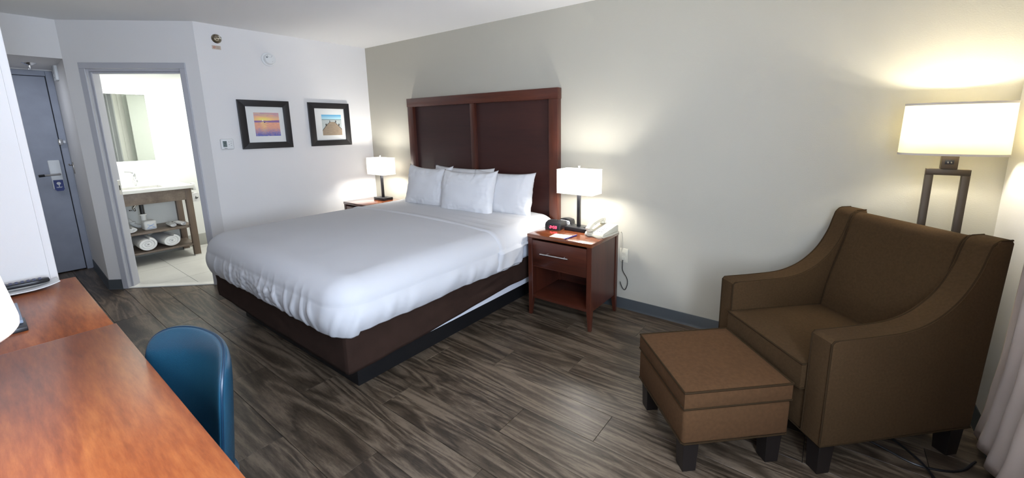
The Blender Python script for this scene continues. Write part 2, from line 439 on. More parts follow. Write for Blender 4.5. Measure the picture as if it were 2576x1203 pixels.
# the open door leaf, folded back inside the bathroom
t = thing('bathroom_door', 'pale door leaf folded open inside the bathroom behind the picture wall', 'door', (-.19,-1.52,.012), radians(95))
bm = NB(); box(bm, (0,0,0), (.76,.044,2.0), .003, 1); obj('leaf', bm, 'bathwall', t)
bm = NB(); tube(bm, [(.70,.06,1.0),(.70,.095,1.0),(.60,.095,1.0)], .009); obj('handle', bm, 'chrome', t)

# --- entry door
ed = struct('door_2', box(NB(), (EX-.045,-3.32,.012), (EX-.004,-2.4145,2.050), .002, 1), 'entrygrey')
bm = NB(); box(bm, (EX-.12,-3.34,0), (EX-.05,-2.37,2.09)); obj('gap_shade_block', bm, 'black', ed)  # black block added behind the door so the gap around it reads dark
bm = NB(); box(bm, (EX-.03,-2.4085,0), (EX+.014,-2.3575,2.106), .003, 1); obj('frame_upright', bm, 'entrygrey', ed)
bm = NB(); box(bm, (EX-.03,-3.38,0), (EX+.014,-3.326,2.106), .003, 1); obj('frame_upright', bm, 'entrygrey', ed)
bm = NB(); box(bm, (EX-.03,-3.326,2.0545), (EX+.014,-2.4085,2.106), .003, 1); obj('frame_header', bm, 'entrygrey', ed)
bm = NB(); box(bm, (EX-.0039,-2.523,.905), (EX+.018,-2.440,1.207), .008, 2); hp = obj('lock_plate', bm, 'whitepl', ed)
bm = NB(); tube(bm, [(EX+.018,-2.462,1.060),(EX+.055,-2.462,1.060),(EX+.060,-2.475,1.060),(EX+.060,-2.565,1.057)], [.013,.012,.011,.010]); obj('lever', bm, 'steel', hp)
bm = NB(); tube(bm, [(EX+.060,-2.565,1.057),(EX+.060,-2.606,1.054)], .0125); obj('lever_grip', bm, 'blackpl', hp)
bm = NB(); box(bm, (EX-.004,-2.425,1.36), (EX+.045,-2.39,1.425), .008, 2); box(bm, (EX+.0,-2.39,1.375), (EX+.03,-2.365,1.41), .004, 1); obj('door_guard', bm, 'chrome', ed)
# door hanger hung from the lever
t = thing('door_hanger', 'navy hanging door card with a white emblem below the entry door lever', 'sign', (EX+.022,-2.48,.885))
bm = NB(); prism(bm, [(-.034,0.02),(-.020,0.0),(.024,0.0),(.034,.02),(.034,.115),(-.034,.115)], 0, .0015, tf=lambda p,q,h: Vector((h,p,q))); obj('card', bm, 'navy', t)
bm = NB(); prism(bm, [(-.012+.0,.07),(0,.06),(.012,.07),(.016,.082),(.006,.094),(-.006,.094),(-.016,.082)], .0015, .0022, tf=lambda p,q,h: Vector((h,p,q))); box(bm, (.0015,-.003,.045), (.0022,.003,.062)); box(bm, (.0015,-.022,.040),(.0022,.022,.043)); box(bm, (.0015,-.018,.033),(.0022,.018,.036)); obj('emblem', bm, 'paper', t)
# small things of the entry
t = thing('door_chime', 'small white box with a dark slit high on the entry side wall', 'chime', (-1.48, -2.36, 1.985))
bm = NB(); box(bm, (-.09,-.028,0), (.07,-.002,.15), .004); obj('case', bm, 'whitepl', t)
bm = NB(); box(bm, (-.035,-.0295,.06), (-.015,-.028,.135), 0); box(bm, (-.012,-.0295,.02), (.0,-.028,.032)); obj('slit', bm, 'greyink', t)
t = thing('wall_hook', 'small aged brass latch keeper on the entry side wall beside the grey door', 'hook', (-1.80,-2.357,1.12))
bm = NB(); box(bm, (-.012,-.004,-.06), (.012,0,.06), .001); tube(bm, [(0,-.004,.03),(0,-.028,.03),(0,-.03,.045)], .005); obj('plate', bm, 'brass', t)
t = thing('ceiling_sprinkler', 'chrome pendent fire sprinkler under the lowered entry ceiling', 'sprinkler', (-1.36,-2.54,2.12))
bm = NB(); lathe(bm, [(.048,0),(.046,-.004),(.022,-.022),(.014,-.024),(.012,-.045),(.0,-.045)]); obj('escutcheon', bm, 'chrome', t)
bm = NB(); lathe(bm, [(.0,-.058),(.014,-.058),(.014,-.055),(0,-.055)], 16); tube(bm, [(-.011,0,-.04),(-.011,0,-.052),(0,0,-.057)], .002, 6); tube(bm, [(.011,0,-.04),(.011,0,-.052),(0,0,-.057)], .002, 6); obj('deflector', bm, 'steel', t)

# ================================================================== LEFT WALL ITEMS
RY = Matrix.Rotation(radians(90), 4, 'Y')       # lathe axis -> +x
t = thing('wall_sprinkler', 'aged metal sidewall fire sprinkler high on the white picture wall', 'sprinkler', (0,-1.499,2.318))
bm = NB(); lathe(bm, [(.040,.001),(.040,.003),(.034,.009),(.026,.006),(.022,.012),(.010,.013),(.009,.030),(0,.030)], 32, mtx=RY); obj('escutcheon', bm, 'brass', t)
bm = NB(); tube(bm, [(.028,-.010,0),(.045,-.010,0),(.055,0,0)], .003, 6); tube(bm, [(.028,.010,0),(.045,.010,0),(.055,0,0)], .003, 6); box(bm, (.050,-.020,.004), (.056,.022,.010), .001); tube(bm, [(.02,0,0),(.05,0,0)], .003, 6); obj('deflector', bm, 'brass', t)
t = thing('warning_sticker', 'small tan sticker with red and brown marks below the wall sprinkler', 'sticker', (0,-1.508,2.240))
bm = NB(); box(bm, (.0005,-.034,-.017), (.0015,.034,.017)); obj('backing', bm, mat('sticker_tan', (.60,.50,.40), .7), t)
bm = NB(); tube(bm, [(.002,-.016+.009*cos(a*pi/4),.001+.009*sin(a*pi/4)) for a in range(8)], .0014, 5, True); tube(bm, [(.002,-.023,-.006),(.002,-.009,.008)], .0014, 5); obj('red_symbol', bm, 'red', t)
bm = NB()
for k in range(4): box(bm, (.0015,-.002,.009-.006*k), (.0022,.026-.004*(k%2),.011-.006*k))
obj('lettering', bm, mat('brown_ink', (.35,.24,.16), .7), t)
t = thing('smoke_detector', 'round white smoke detector high on the white picture wall', 'smoke detector', (0,-1.082,2.185))
bm = NB(); lathe(bm, [(.066,.001),(.066,.010),(.062,.014),(.055,.014),(.052,.016),(.050,.034),(.044,.046),(.030,.050),(0,.052)], 48, mtx=RY); obj('housing', bm, 'whitepl', t)
bm = NB()
for a in range(-1,2):
    for b in range(-1,2): box(bm, (.048,-.030+a*.0045-.0017,.014+b*.0045-.0017), (.0505,-.030+a*.0045+.0017,.014+b*.0045+.0017))
obj('vent', bm, 'ink', t)
bm = NB(); tube(bm, [(.050,-.004+.020*cos(radians(a)),.034+.020*sin(radians(a))) for a in range(-180,1,20)], .0012, 5); obj('seam_line', bm, 'greyink', t); bm = NB(); box(bm, (.049,.015,-.026), (.0513,.019,-.023)); obj('test_button', bm, 'greyink', t)

t = thing('thermostat', 'white thermostat with grey display left of the sunset picture', 'thermostat', (0,-1.538,1.362))
bm = NB(); box(bm, (.001,-.052,-.050), (.026,.052,.050), .010, 3); obj('case', bm, 'whitepl', t)
bm = NB(); box(bm, (.0255,-.038,-.026), (.0272,-.006,.030), .001); sc = obj('display', bm, 'lcd', t)
bm = NB()
SEG = {'a':((0,1),(1,1)),'b':((1,.5),(1,1)),'c':((1,0),(1,.5)),'d':((0,0),(1,0)),'e':((0,0),(0,.5)),'f':((0,.5),(0,1)),'g':((0,.5),(1,.5))}
DIG = {'2':'abged','5':'afgcd','9':'abcdfg','7':'abc','1':'bc'}
def digits(bm, s, tf, w, h, gap, th, slant=0.0):
    x = 0
    for ch in s:
        if ch == ':':
            for zz in (.3, .7): tube(bm, [tf(x+w*.1+slant*zz*h-th/2, zz*h), tf(x+w*.1+slant*zz*h+th/2, zz*h)], th*.6, 6)
            x += w*.2+gap; continue
        for k in DIG[ch]:
            (a,b),(c,d) = SEG[k]
            tube(bm, [tf(x+a*w+slant*b*h, b*h), tf(x+c*w+slant*d*h, d*h)], th/2, 6)
        x += w+gap
digits(bm, '72', lambda p,q: Vector((.0274, -.034+p, .002+q)), .008, .018, .005, .0022)
box(bm, (.0272,-.033,-.010), (.0276,-.020,-.007)); obj('readout', bm, 'ink', sc)
bm = NB()
for a, b in ((.012,.022),(.012,-.004),(.030,.028),(.030,-.012)): box(bm, (.0255,a-.003,b-.0025), (.0275,a+.003,b+.0025), .001, 1)
prism(bm, [(.026,.006),(.034,.006),(.030,.013)], .0255, .0272, tf=lambda p,q,h: Vector((h,p,q)))
obj('button', bm, 'greyink', t)
bm = NB(); box(bm, (.0255,-.030,-.041), (.0265,-.006,-.036)); obj('lettering', bm, 'greyink', t)

def sunset(u, v):
    n = noise.noise(Vector((u*3, v*14, 1.3)))*.5; n2 = noise.noise(Vector((u*9, v*45, 4)))*.5
    hz = .62
    if v > hz:
        k = (v-hz)/(1-hz)
        c = Vector((.95,.50,.28)).lerp(Vector((.62,.36,.42)), sstep(.15,1,k+n*.9))
        g = math.exp(-((u-.36)**2*10+(k-.25)**2*16)); c = c.lerp(Vector((.95,.78,.22)), min(1, g*1.1+ (.25 if n > .12 else 0)))
        ridge = .05+.10*max(0, (u-.55))*1.6+.02*n2
        if k < ridge+.06: c = Vector((.20,.11,.32)).lerp(Vector((.55,.25,.38)), k/(ridge+.06))
        if (u-.33)**2+((v-.665)*1.1)**2 < .0008: c = Vector((1,.93,.8))
    else:
        k = (hz-v)/hz
        c = Vector((.85,.42,.28)).lerp(Vector((.13,.16,.48)), sstep(.35,.95,k+n2*.7))
        if k < .06: c = Vector((.30,.20,.42))
        g = math.exp(-((u-.36)**2*90))*(1-k)*(.6+n2*2); c = c.lerp(Vector((.95,.75,.30)), max(0, min(.9, g)))
        c = c*(1+n2*.35)
        if (u-.40)**2*.5+(v-.585)**2 < .0005: c = Vector((.12,.08,.18))
        if k > .5 and n2 > .12: c = c.lerp(Vector((.55,.38,.42)), .6)
    return [max(0,x) for x in c]
def pier(u, v):
    hz = .78; n2 = noise.noise(Vector((u*6, v*50, 2)))*.5
    if v > hz:
        k = (v-hz)/(1-hz); c = Vector((.55,.80,.86)).lerp(Vector((.10,.42,.68)), k)
    else:
        c = Vector((.50,.55,.54))*(1+n2*.3)
        if v > hz-.03: c = Vector((.20,.30,.32))
        half = .10+.62*((.66-v)/.66)**.8 if v < .66 else -1
        d = abs(u-.52)
        if half > 0 and d < half:
            row = .5+.5*sin(60*(v+.02)**.7*2)
            c = Vector((.40,.31,.22)).lerp(Vector((.20,.15,.10)), (1-row)*.55)*(1+n2*.5)
            if d > half-.035: c = Vector((.06,.05,.04))
        if .46 < v < .56 and (abs(u-.20) < .03 or abs(u-.86) < .03): c = Vector((.04,.035,.03))
        if .62 < v < .72 and (abs(u-.70) < .03 or abs(u-.40) < .015): c = Vector((.05,.05,.05))
    return [max(0,x) for x in c]
def picture(y0, y1, z0, z1, label, fn, iy0, iy1, iz0, iz1, mb):
    t = thing('framed_picture', label, 'picture', (0,(y0+y1)/2,z0), 0, 'framed pictures on the white wall')
    oy, W2, Hh, D = (y0+y1)/2, (y1-y0)/2, z1-z0, .026
    b = mb
    def bar(poly, d0, d1): return prism(NB(), poly, d0, d1, .0025, 2, lambda p,q,h: Vector((h,p,q)))
    for poly in ([(-W2,0),(W2,0),(W2-b,b),(-W2+b,b)], [(-W2,Hh),(W2,Hh),(W2-b,Hh-b),(-W2+b,Hh-b)], [(-W2,0),(-W2,Hh),(-W2+b,Hh-b),(-W2+b,b)], [(W2,0),(W2,Hh),(W2-b,Hh-b),(W2-b,b)]):
        obj('frame_bar', bar(poly, .002, D), 'blackframe', t)
    bm = NB(); box(bm, (.004,-W2+b-.002,b-.002), (.012,W2-b+.002,Hh-b+.002)); obj('mat_board', bm, 'matb', t)
    ja, jb, ka, kb = iy0-oy, iy1-oy, iz0-z0, iz1-z0
    bm = NB(); n = 110
    V = grid(bm, n, n, lambda a, c: Vector((.0128, ja+(jb-ja)*a, ka+(kb-ka)*c)))
    lay = bm.loops.layers.color.new('print')
    for f in bm.faces:
        for l in f.loops:
            u = (l.vert.co.y-ja)/(jb-ja); v = (l.vert.co.z-ka)/(kb-ka); l[lay] = (*[min(1,c)**(1/2.2) for c in fn(u, v)], 1)
    obj('print', bm, 'print', t)
picture(-1.414,-.948,1.307,1.781, 'black framed picture of an orange and purple sunset over water', sunset, -1.285,-1.055,1.43,1.662, .062)
picture(-.753,-.286,1.307,1.781, 'black framed picture of a wooden pier under a blue sky', pier, -.615,-.388,1.423,1.652, .062)

# ================================================================== BED
hb = thing('headboard', 'tall dark cherry headboard with two recessed panels mounted behind the bed', 'headboard', (1.796,-.001,0))
X0, X1, ZH = .809-1.796, 2.783-1.796, 1.810
bm = NB(); box(bm, (X0,-.059,.10), (X0+.09,0,ZH-.09), .003); obj('stile', bm, 'cherry', hb)
bm = NB(); box(bm, (X1-.09,-.059,.10), (X1,0,ZH-.09), .003); obj('stile', bm, 'cherry', hb)
bm = NB(); box(bm, (-.030,-.059,.4), (.030,-.012,ZH-.09), .003); obj('centre_stile', bm, 'cherry', hb)
bm = NB(); box(bm, (X0-.004,-.062,ZH-.09), (X1+.004,0,ZH), .003); obj('top_rail', bm, 'cherryx', hb)
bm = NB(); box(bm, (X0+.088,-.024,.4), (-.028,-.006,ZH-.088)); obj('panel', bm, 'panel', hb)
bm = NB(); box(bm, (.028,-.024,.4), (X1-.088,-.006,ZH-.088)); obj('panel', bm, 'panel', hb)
bm = NB(); box(bm, (X0+.088,-.03,.3), (X1-.088,-.003,.4)); obj('bottom_rail', bm, 'cherryx', hb)

bed = thing('bed', 'king bed with white duvet and brown wrapped base in the middle of the room', 'bed', (1.78,-1.05,0))
BO = Vector((1.78,-1.05,0))
def bl(p): return Vector(p)-BO
mB = Matrix.Translation(-BO)
bm = NB(); box(bm, (.925,-1.868,0.0), (2.558,-.10,.205), .003, 1, mB); obj('plinth', bm, 'black', bed)
bm = NB(); box(bm, (.862,-1.99,.205), (2.712,-.075,.43), .012, 2, mB); obj('box_spring', bm, 'sheet', bed)
bm = NB(); box(bm, (.83,-2.00,.432), (2.745,-.075,.66), .05, 4, mB); mt_ = obj('mattress', bm, 'sheet', bed)
# brown wrap: U-shaped band
def u_path(x0, x1, yf, yh, r, n):
    pts = []; L1 = (yh-yf-r); L2 = (x1-x0-2*r); La = pi*r/2; T = 2*L1+L2+2*La
    for i in range(n):
        s = T*i/(n-1)
        if s < L1: p = (x1, yh-s, 1, 0)
        elif s < L1+La: a = (s-L1)/r; p = (x1-r+r*cos(a), yf+r-r*sin(a), cos(a), -sin(a))
        elif s < L1+La+L2: p = (x1-r-(s-L1-La), yf, 0, -1)
        elif s < L1+2*La+L2: a = (s-L1-La-L2)/r; p = (x0+r-r*sin(a), yf+r-r*cos(a), -sin(a), -cos(a))
        else: p = (x0, yf+r+(s-L1-2*La-L2), -1, 0)
        pts.append(p+(s,))
    return pts
bm = NB()
UP = u_path(.848, 2.722, -2.006, -.08, .02, 420)
def fwrap(a, b):
    x, y, nx, ny, s = UP[int(round(a*419))]
    hem = .206
    if nx > .9: hem = .206 + .060*sstep(-1.95, -.45, y) + .006*noise.noise(Vector((y*5,0,0)))
    if ny < -.9: hem = .206 + .012*sstep(1.7, .9, x)
    z = hem + (.445-hem)*b
    wr = .006*noise.noise(Vector((s*4, z*9, 0)))
    if nx > .9: wr += .010*noise.noise(Vector((s*3+z*14, z*22, 5)))*sstep(-1.6,-.9,y)
    d = .002+abs(wr)
    return bl((x+nx*d, y+ny*d, z))
grid(bm, 420, 14, fwrap)
o = obj('brown_wrap', bm, 'skirt', bed); o['label'] = 'dark brown fabric wrap around the bed base'
md = o.modifiers.new('solid', 'SOLIDIFY'); md.thickness = .003; md.offset = -1

# duvet
DX0, DX1, DYF, DYH = .775, 2.785, -2.06, -.085
RC = .185; NU, NVV = 560, 64
UP2 = u_path(DX0, DX1, DYF, DYH, RC, NU)
TOPZ = .705
def crown(x, y):
    k = 1-((x-1.78)/1.0)**2*.9
    return TOPZ + .030*max(0, k)*sstep(DYF, DYF+.5, y)
creases = [(1.30,.018,.012),(1.42,.012,.014),(1.60,.02,.010),(1.88,.010,.016),(1.96,.014,.012),(2.10,.010,.018),(2.22,.012,.014),(2.30,.014,.020),(2.42,.010,.022),(2.52,.018,.012),(1.12,.014,.010)]
def side_wr(x, y, nx, ny, s, h):
    """outward displacement on the hanging part, h = 0 hem .. 1 top edge"""
    fade = sstep(1.05, .55, h)
    w = .006*noise.noise(Vector((s*4.0, h*1.2, 0)))+.0035*noise.noise(Vector((s*14, h*2, 3)))
    if ny < -.5:
        for cx, cw, ca in creases:
            xx = cx + .05*(h-.3)*sin(cx*17)
            w += ca*math.exp(-((x-xx)/cw)**2)*sstep(1.25, .8, h)*sstep(-.25,.25,h)*(.6+.5*noise.noise(Vector((cx*9, h*3, 0))))
        w += .006*noise.noise(Vector((x*26, h*9, 7)))*sstep(.2,.5,1-abs(x-1.75)*1.6)
    if nx > .5:
        w += .006*max(0, sin(s*30+h*2.5+4*noise.noise(Vector((s*3,0,0)))))*sstep(1.0,.5,h)
    # near foot corner: diagonal tuck
    if 0 < nx and ny < 0:
        w += .010*max(0, sin(s*60+h*5))**2*sstep(1.0,.3,h)*nx*(-ny)*2
    return w*fade
def fduv(a, b):
    x, y, nx, ny, s = UP2[int(round(a*(NU-1)))]
    hemz = .430 + .018*noise.noise(Vector((s*2.2, 1, 0))) + .006*noise.noise(Vector((s*9, 4, 0)))
    if nx > .9: hemz = hemz + .018 + .17*sstep(-.60, -.575, y)
    if nx < -.9: hemz += .02
    bs, br = .38, .62                      # side part, rounding part, rest is the top
    sp = Vector((1.78+.15*max(-1, min(1, (x-1.78)/.87)), max(y, DYF+.75)))
    RR = .14
    ztop0 = TOPZ
    zr = ztop0-.115
    if b <= bs:
        h = b/bs; z = hemz+(zr-hemz)*h
        bulge = .022*sin(pi*min(1,.15+.85*h)) - .020*(1-h)**1.5
        d = bulge + side_wr(x, y, nx, ny, s, h*.85)
        return bl((x+nx*(d-.012), y+ny*(d-.012), z))
    if b <= br:
        k = (b-bs)/(br-bs); a2 = k*pi/2
        inn = RR*(1-cos(a2)); z = zr + .115*sin(a2)
        d = -inn + .028*sin(pi*1.0)*(1-k) + side_wr(x, y, nx, ny, s, .85+.25*k)
        px, py = x+nx*(d-.012), y+ny*(d-.012)
        cz = crown(px, py)-TOPZ
        return bl((px, py, z+cz*k))
    k = (b-br)/(1-br)
    px, py = x+nx*(-RR-.012), y+ny*(-RR-.012)
    qx, qy = px+(sp.x-px)*k, py+(sp.y-py)*k
    if b > .999: return bl((qx, qy, crown(1.78, qy)))
    z = crown(qx, qy) + (1-k**6)*.004*noise.noise(Vector((qx*3, qy*3, 0)))+(1-k**6)*.0015*noise.noise(Vector((qx*9, qy*9, 2)))
    return bl((qx, qy, z))
bm = NB(); VD = grid(bm, NU, NVV, fduv)
il = max(i for i in range(NU//2) if UP2[i][1] > DYF+.75)
for i in range(il): bm.faces.new((VD[i][-1], VD[i+1][-1], VD[NU-2-i][-1], VD[NU-1-i][-1]))
bm.faces.new([VD[i][-1] for i in range(il, NU-il)])
bmesh.ops.remove_doubles(bm, verts=bm.verts, dist=.0004)
o = obj('duvet', bm, 'cloth', bed, smooth=180); o['label'] = 'white duvet draped over the foot and sides'
md = o.modifiers.new('solid', 'SOLIDIFY'); md.thickness = .012; md.offset = -1
# turned-down top sheet lying over the duvet
def ftop(a, b):
    # a along y from the folded edge (0) to the head (1); b across from far side to near side
    yy0 = -.86 + .02*sin(b*3) - .03*sstep(.8,1,b); y = yy0 + (-.60-yy0)*a
    y = yy0 + (-.10-yy0)*a
    lift = .013*sstep(0, .03, a) + .008*math.exp(-((a-.05)/.04)**2)
    s = b
    hang0, hang1 = (.07, .84)
    nx = 0
    if b < hang0:
        k = b/hang0; z = .48+(.59-.48)*k; x = DX0-.012; nx = -1; d = .012
        return bl((x-lift-d, y, z))
    if b < .14:
        k = (b-.07)/.07; a2 = k*pi/2; inn = .14*(1-cos(a2)); z = TOPZ-.115+.115*sin(a2)
        px = DX0+.012+inn; return bl((px-lift*cos(a2), y, z+(crown(px,y)-TOPZ)*k+lift*sin(a2)))
    if b < .78:
        k = (b-.14)/.64; x = DX0+.152 + (DX1-.152-DX0-.152)*k
        rid = .006*noise.noise(Vector((x*1.2+y*1.5, y*16, 0)))*sstep(.45,.9,k)
        return bl((x, y, crown(x,y)+lift+rid))
    if b < .88:
        k = 1-(b-.78)/.10; a2 = k*pi/2; inn = .14*(1-cos(a2)); z = TOPZ-.115+.115*sin(a2)
        px = DX1-.012-inn; rid = .004*noise.noise(Vector((y*14, z*4, 0)))
        return bl((px+lift*cos(a2)+rid, y, z+(crown(px,y)-TOPZ)*k+lift*sin(a2)))
    k = (b-.88)/.12
    hem = .455+.01*noise.noise(Vector((y*5,0,0))) + .125*sstep(-.60,-.575,y)
    z = .59+(hem-.59)*k
    return bl((DX1+.012*(1-k)+lift+.006*sin(y*40)*k, y, z))
bm = NB(); grid(bm, 60, 130, ftop)
o = obj('turned_down_sheet', bm, 'cloth', bed, smooth=180)
md = o.modifiers.new('solid', 'SOLIDIFY'); md.thickness = .004; md.offset = -1

# pillows
def pillow(label, c, W, Hh, T, tilt, rz, seed, ears=(1,1,1,1), sag=0.0):
    bm = NB(); n = 44
    def shp(side):
        def f(a, b):
            u, v = 2*a-1, 2*b-1
            ex = 1-.028*(1-abs(v)**2.2); ey = 1-.065*(1-abs(u)**2.2)
            if v > 0: ey -= sag*(1-abs(u)**1.5)
            x = u*W/2*ex; z = v*Hh/2*ey
            k = 0 if v > 0 and u < 0 else 1 if v > 0 else 2 if u < 0 else 3
            er = ears[k]*(abs(u)*abs(v))**5
            x *= 1+.035*er; z *= 1+.06*er
            th = T/2*max(0, (1-abs(u)**3.2))**.5*max(0, (1-abs(v)**3.0))**.5
            wr = noise.noise(Vector((u*2.0+seed, v*2.0, side)))*.011
            e = max(abs(u), abs(v))
            wr += .010*abs(noise.noise(Vector((u*4+v*3+seed, v*1.5-u*2, 9))))*sstep(-.2,.9,v)
            wr += (.010*noise.noise(Vector((u*13+seed, v*3, 3)))+.006*noise.noise(Vector((u*5, v*12+seed, 6))))*sstep(.35,.95,e)
            return Vector((x, side*(th+wr*min(1, th/.02)), z))
        return f
    grid(bm, n, n, shp(-1)); grid(bm, n, n, shp(1))
    bmesh.ops.remove_doubles(bm, verts=bm.verts, dist=.0005)
    o = obj('pillow', bm, 'pillow', None, smooth=180)
    o.location = c; o.rotation_euler = (radians(tilt), 0, radians(rz))
    return tag(o, label, 'pillow', 'white pillows against the headboard')
pillow('white pillow standing farthest back at the centre, mostly hidden behind two front ones', (1.72,-.165,.905), .80, .40, .14, -10, 0, 1.0)
pillow('white pillow at the right end of the row, nearest the telephone nightstand', (2.27,-.20,.893), .68, .40, .16, -12, 2, 3.3, sag=.02)
pillow('white pillow at the left end of the row, nearest the corner lamp', (1.395,-.315,.905), .60, .42, .17, -14, 2, 5.1, (1.3,1.4,1,1), .06)
pillow('white pillow in front at the middle, with one raised pointed corner', (1.975,-.345,.895), .62, .41, .18, -14, 4, 8.7, (.6,1.8,1,1), .03)

# ================================================================== NIGHTSTANDS
ns = thing('nightstand', 'cherry nightstand with one drawer and open shelf, holding the telephone', 'nightstand', (3.0875,-.303,0))
W2, D2, NZ = .2845, .228, .670
bm = NB(); box(bm, (-W2,-D2,NZ-.028), (W2,D2,NZ), .003); obj('top', bm, 'nstop', ns)
def leg_bm(sx, sy, W2=W2, D2=D2, z1=NZ-.0285):
    bm = NB(); t = .040; xo = sx*(W2-.004); yo = sy*(D2-.004)
    A = [(xo, yo), (xo-sx*t, yo), (xo-sx*t, yo-sy*t), (xo, yo-sy*t)]
    t2 = .024; B = [(xo, yo), (xo-sx*t2, yo), (xo-sx*t2, yo-sy*t2), (xo, yo-sy*t2)]
    R = []
    for z, P in ((0, B), (.17, A), (z1, A)): R.append([bm.verts.new((p[0], p[1], z)) for p in P])
    for i in range(2):
        for k in range(4): bm.faces.new((R[i][k], R[i][(k+1)%4], R[i+1][(k+1)%4], R[i+1][k]))
    bm.faces.new(R[0]); bm.faces.new(R[2]); 
    bmesh.ops.recalc_face_normals(bm, faces=bm.faces)
    bmesh.ops.bevel(bm, geom=[e for e in bm.edges], offset=.0025, segments=1, affect='EDGES')
    return bm
for sx in (-1,1):
    for sy in (-1,1): obj('leg', leg_bm(sx, sy), 'cherry', ns)
for sx in (-1,1):
    xa, xb = sorted((sx*(W2-.010), sx*(W2-.026)))
    bm = NB(); box(bm, (xa,-D2+.044,.148), (xb,D2-.044,NZ-.0285)); obj('side_panel', bm, 'cherry', ns)
bm = NB(); box(bm, (-W2+.045,D2-.03,.148), (W2-.045,D2-.018,NZ-.0285)); obj('back_panel', bm, 'cherryx', ns)
bm = NB(); box(bm, (-W2+.02,-D2+.012,.146), (W2-.02,D2-.03,.166), .002); obj('shelf', bm, 'cherryx', ns)
bm = NB(); box(bm, (-W2+.045,-D2+.02,.405), (W2-.045,D2-.03,.418)); obj('divider', bm, 'cherryx', ns)
bm = NB(); box(bm, (-W2+.0455,-D2+.006,.422), (W2-.0455,-D2+.022,NZ-.045), .002); dr = obj('drawer', bm, 'cherryx', ns)
bm = NB(); tube(bm, [(-.150,-D2-.022,.530),(.100,-D2-.022,.533)], .0055, 10); tube(bm, [(-.10,-D2-.022,.5305),(-.10,-D2+.006,.5305)], .004); tube(bm, [(.055,-D2-.022,.5325),(.055,-D2+.006,.5325)], .004)
obj('handle', bm, 'steel', dr)
ns['group'] = 'cherry nightstands beside the bed'
dup(ns, (.452,-.315,0), None, 'cherry nightstand in the corner, its top half hidden behind the bed')

# ================================================================== BEDSIDE LAMPS
def table_lamp(label, loc):
    t = thing('table_lamp', label, 'lamp', loc, 0, 'bedside table lamps')
    bm = NB(); box(bm, (-.098,-.062,0), (.098,.062,.030), .003); bs = obj('base', bm, 'blackpl', t)
    bm = NB(); box(bm, (.055,-.022,.030), (.080,-.006,.034), .001); obj('switch', bm, 'black', bs)
    bm = NB(); box(bm, (-.0125,-.0125,.030), (.0125,.0125,.33), .002); obj('pole', bm, 'blackpl', t)
    sw, sd, z0, z1 = .160, .085, .300, .488
    bm = NB(); th = .002
    for a, b in (((-sw,-sd,z0),(sw,-sd+th,z1)), ((-sw,sd-th,z0),(sw,sd,z1)), ((-sw,-sd+th,z0),(-sw+th,sd-th,z1)), ((sw-th,-sd+th,z0),(sw,sd-th,z1))):
        pass
    po = []; r = .012
    for cx, cy, a0 in ((sw-r,sd-r,0),(-sw+r,sd-r,90),(-sw+r,-sd+r,180),(sw-r,-sd+r,270)):
        for k in range(5): a = radians(a0+k*22.5); po.append((cx+r*cos(a), cy+r*sin(a)))
    n = len(po)
    lo = [bm.verts.new((p[0],p[1],z0)) for p in po]; hi = [bm.verts.new((p[0],p[1],z1)) for p in po]
    for i in range(n): bm.faces.new((lo[i],lo[(i+1)%n],hi[(i+1)%n],hi[i]))
    sh = obj('lamp_shade', bm, 'shade_white', t); md = sh.modifiers.new('s','SOLIDIFY'); md.thickness = .0015; md.offset = -1
    for z in (z0+.001, z1-.001):
        bm = NB(); tube(bm, [(p[0],p[1],z) for p in po], .0022, 6, True)
        obj('rim', bm, 'shade_white', sh)
    bm = NB(); tube(bm, [(-sw+.002,0,z1-.012),(sw-.002,0,z1-.012)], .002, 6); tube(bm, [(0,-sd+.002,z1-.012),(0,sd-.002,z1-.012)], .002, 6); tube(bm, [(0,0,.33),(0,0,z1-.012)], .003, 6); obj('harp', bm, 'steel', sh)
    bm = NB(); lathe(bm, [(.004,z1-.012),(.005,z1+.01),(.010,z1+.026),(.010,z1+.030),(0,z1+.031)], 16); obj('finial', bm, 'steel', t)
    bm = NB(); lathe(bm, [(.012,.34),(.014,.365),(.020,.385),(.022,.405),(.016,.422),(0,.428)], 16, (.018,0,0)); obj('bulb', bm, 'bulb', t)
    return t
table_lamp('lit rectangular white shade lamp beside the telephone, right of the bed', (3.085,-.215,.670))
point('lamp_bulb_light', (3.103,-.215,1.045), 19, (1,.97,.91), .045)
table_lamp('lit rectangular white shade lamp in the corner, left of the bed', (.445,-.205,.670))
point('lamp_bulb_light', (.463,-.205,1.045), 17, (1,.97,.91), .045)

# clock radio
t = thing('clock_radio', 'black clock radio with red digits on the right nightstand', 'clock', (2.898,-.262,.670), radians(8))
bm = NB(); prism(bm, [(-.070,0),(.070,0),(.070,.052),(.045,.062),(-.010,.066),(-.055,.056),(-.068,.040)], -.068, .068, .006, 2, lambda p,q,h: Vector((h,p,q))); obj('case', bm, 'blackpl', t)
bm = NB(); box(bm, (-.045,-.0735,.012), (.045,-.069,.040), .001); dsp = obj('display', bm, 'black', t)
bm = NB(); digits(bm, '2:59', lambda p,q: Vector((-.022+p, -.0742, .015+q)), .013, .019, .006, .0036, .12); obj('digit', bm, 'led', dsp)
bm = NB(); tube(bm, [(-.034,-.0742,.016),(-.032,-.0742,.034)], .0016, 6); obj('unlit_digit', bm, 'leddim', dsp)
bm = NB()
for k in range(5): box(bm, (-.05+.02*k,.0,.0655-.001*abs(k-2)), (-.036+.02*k,.008,.0685), .001, 1)
obj('button', bm, 'ink', t)
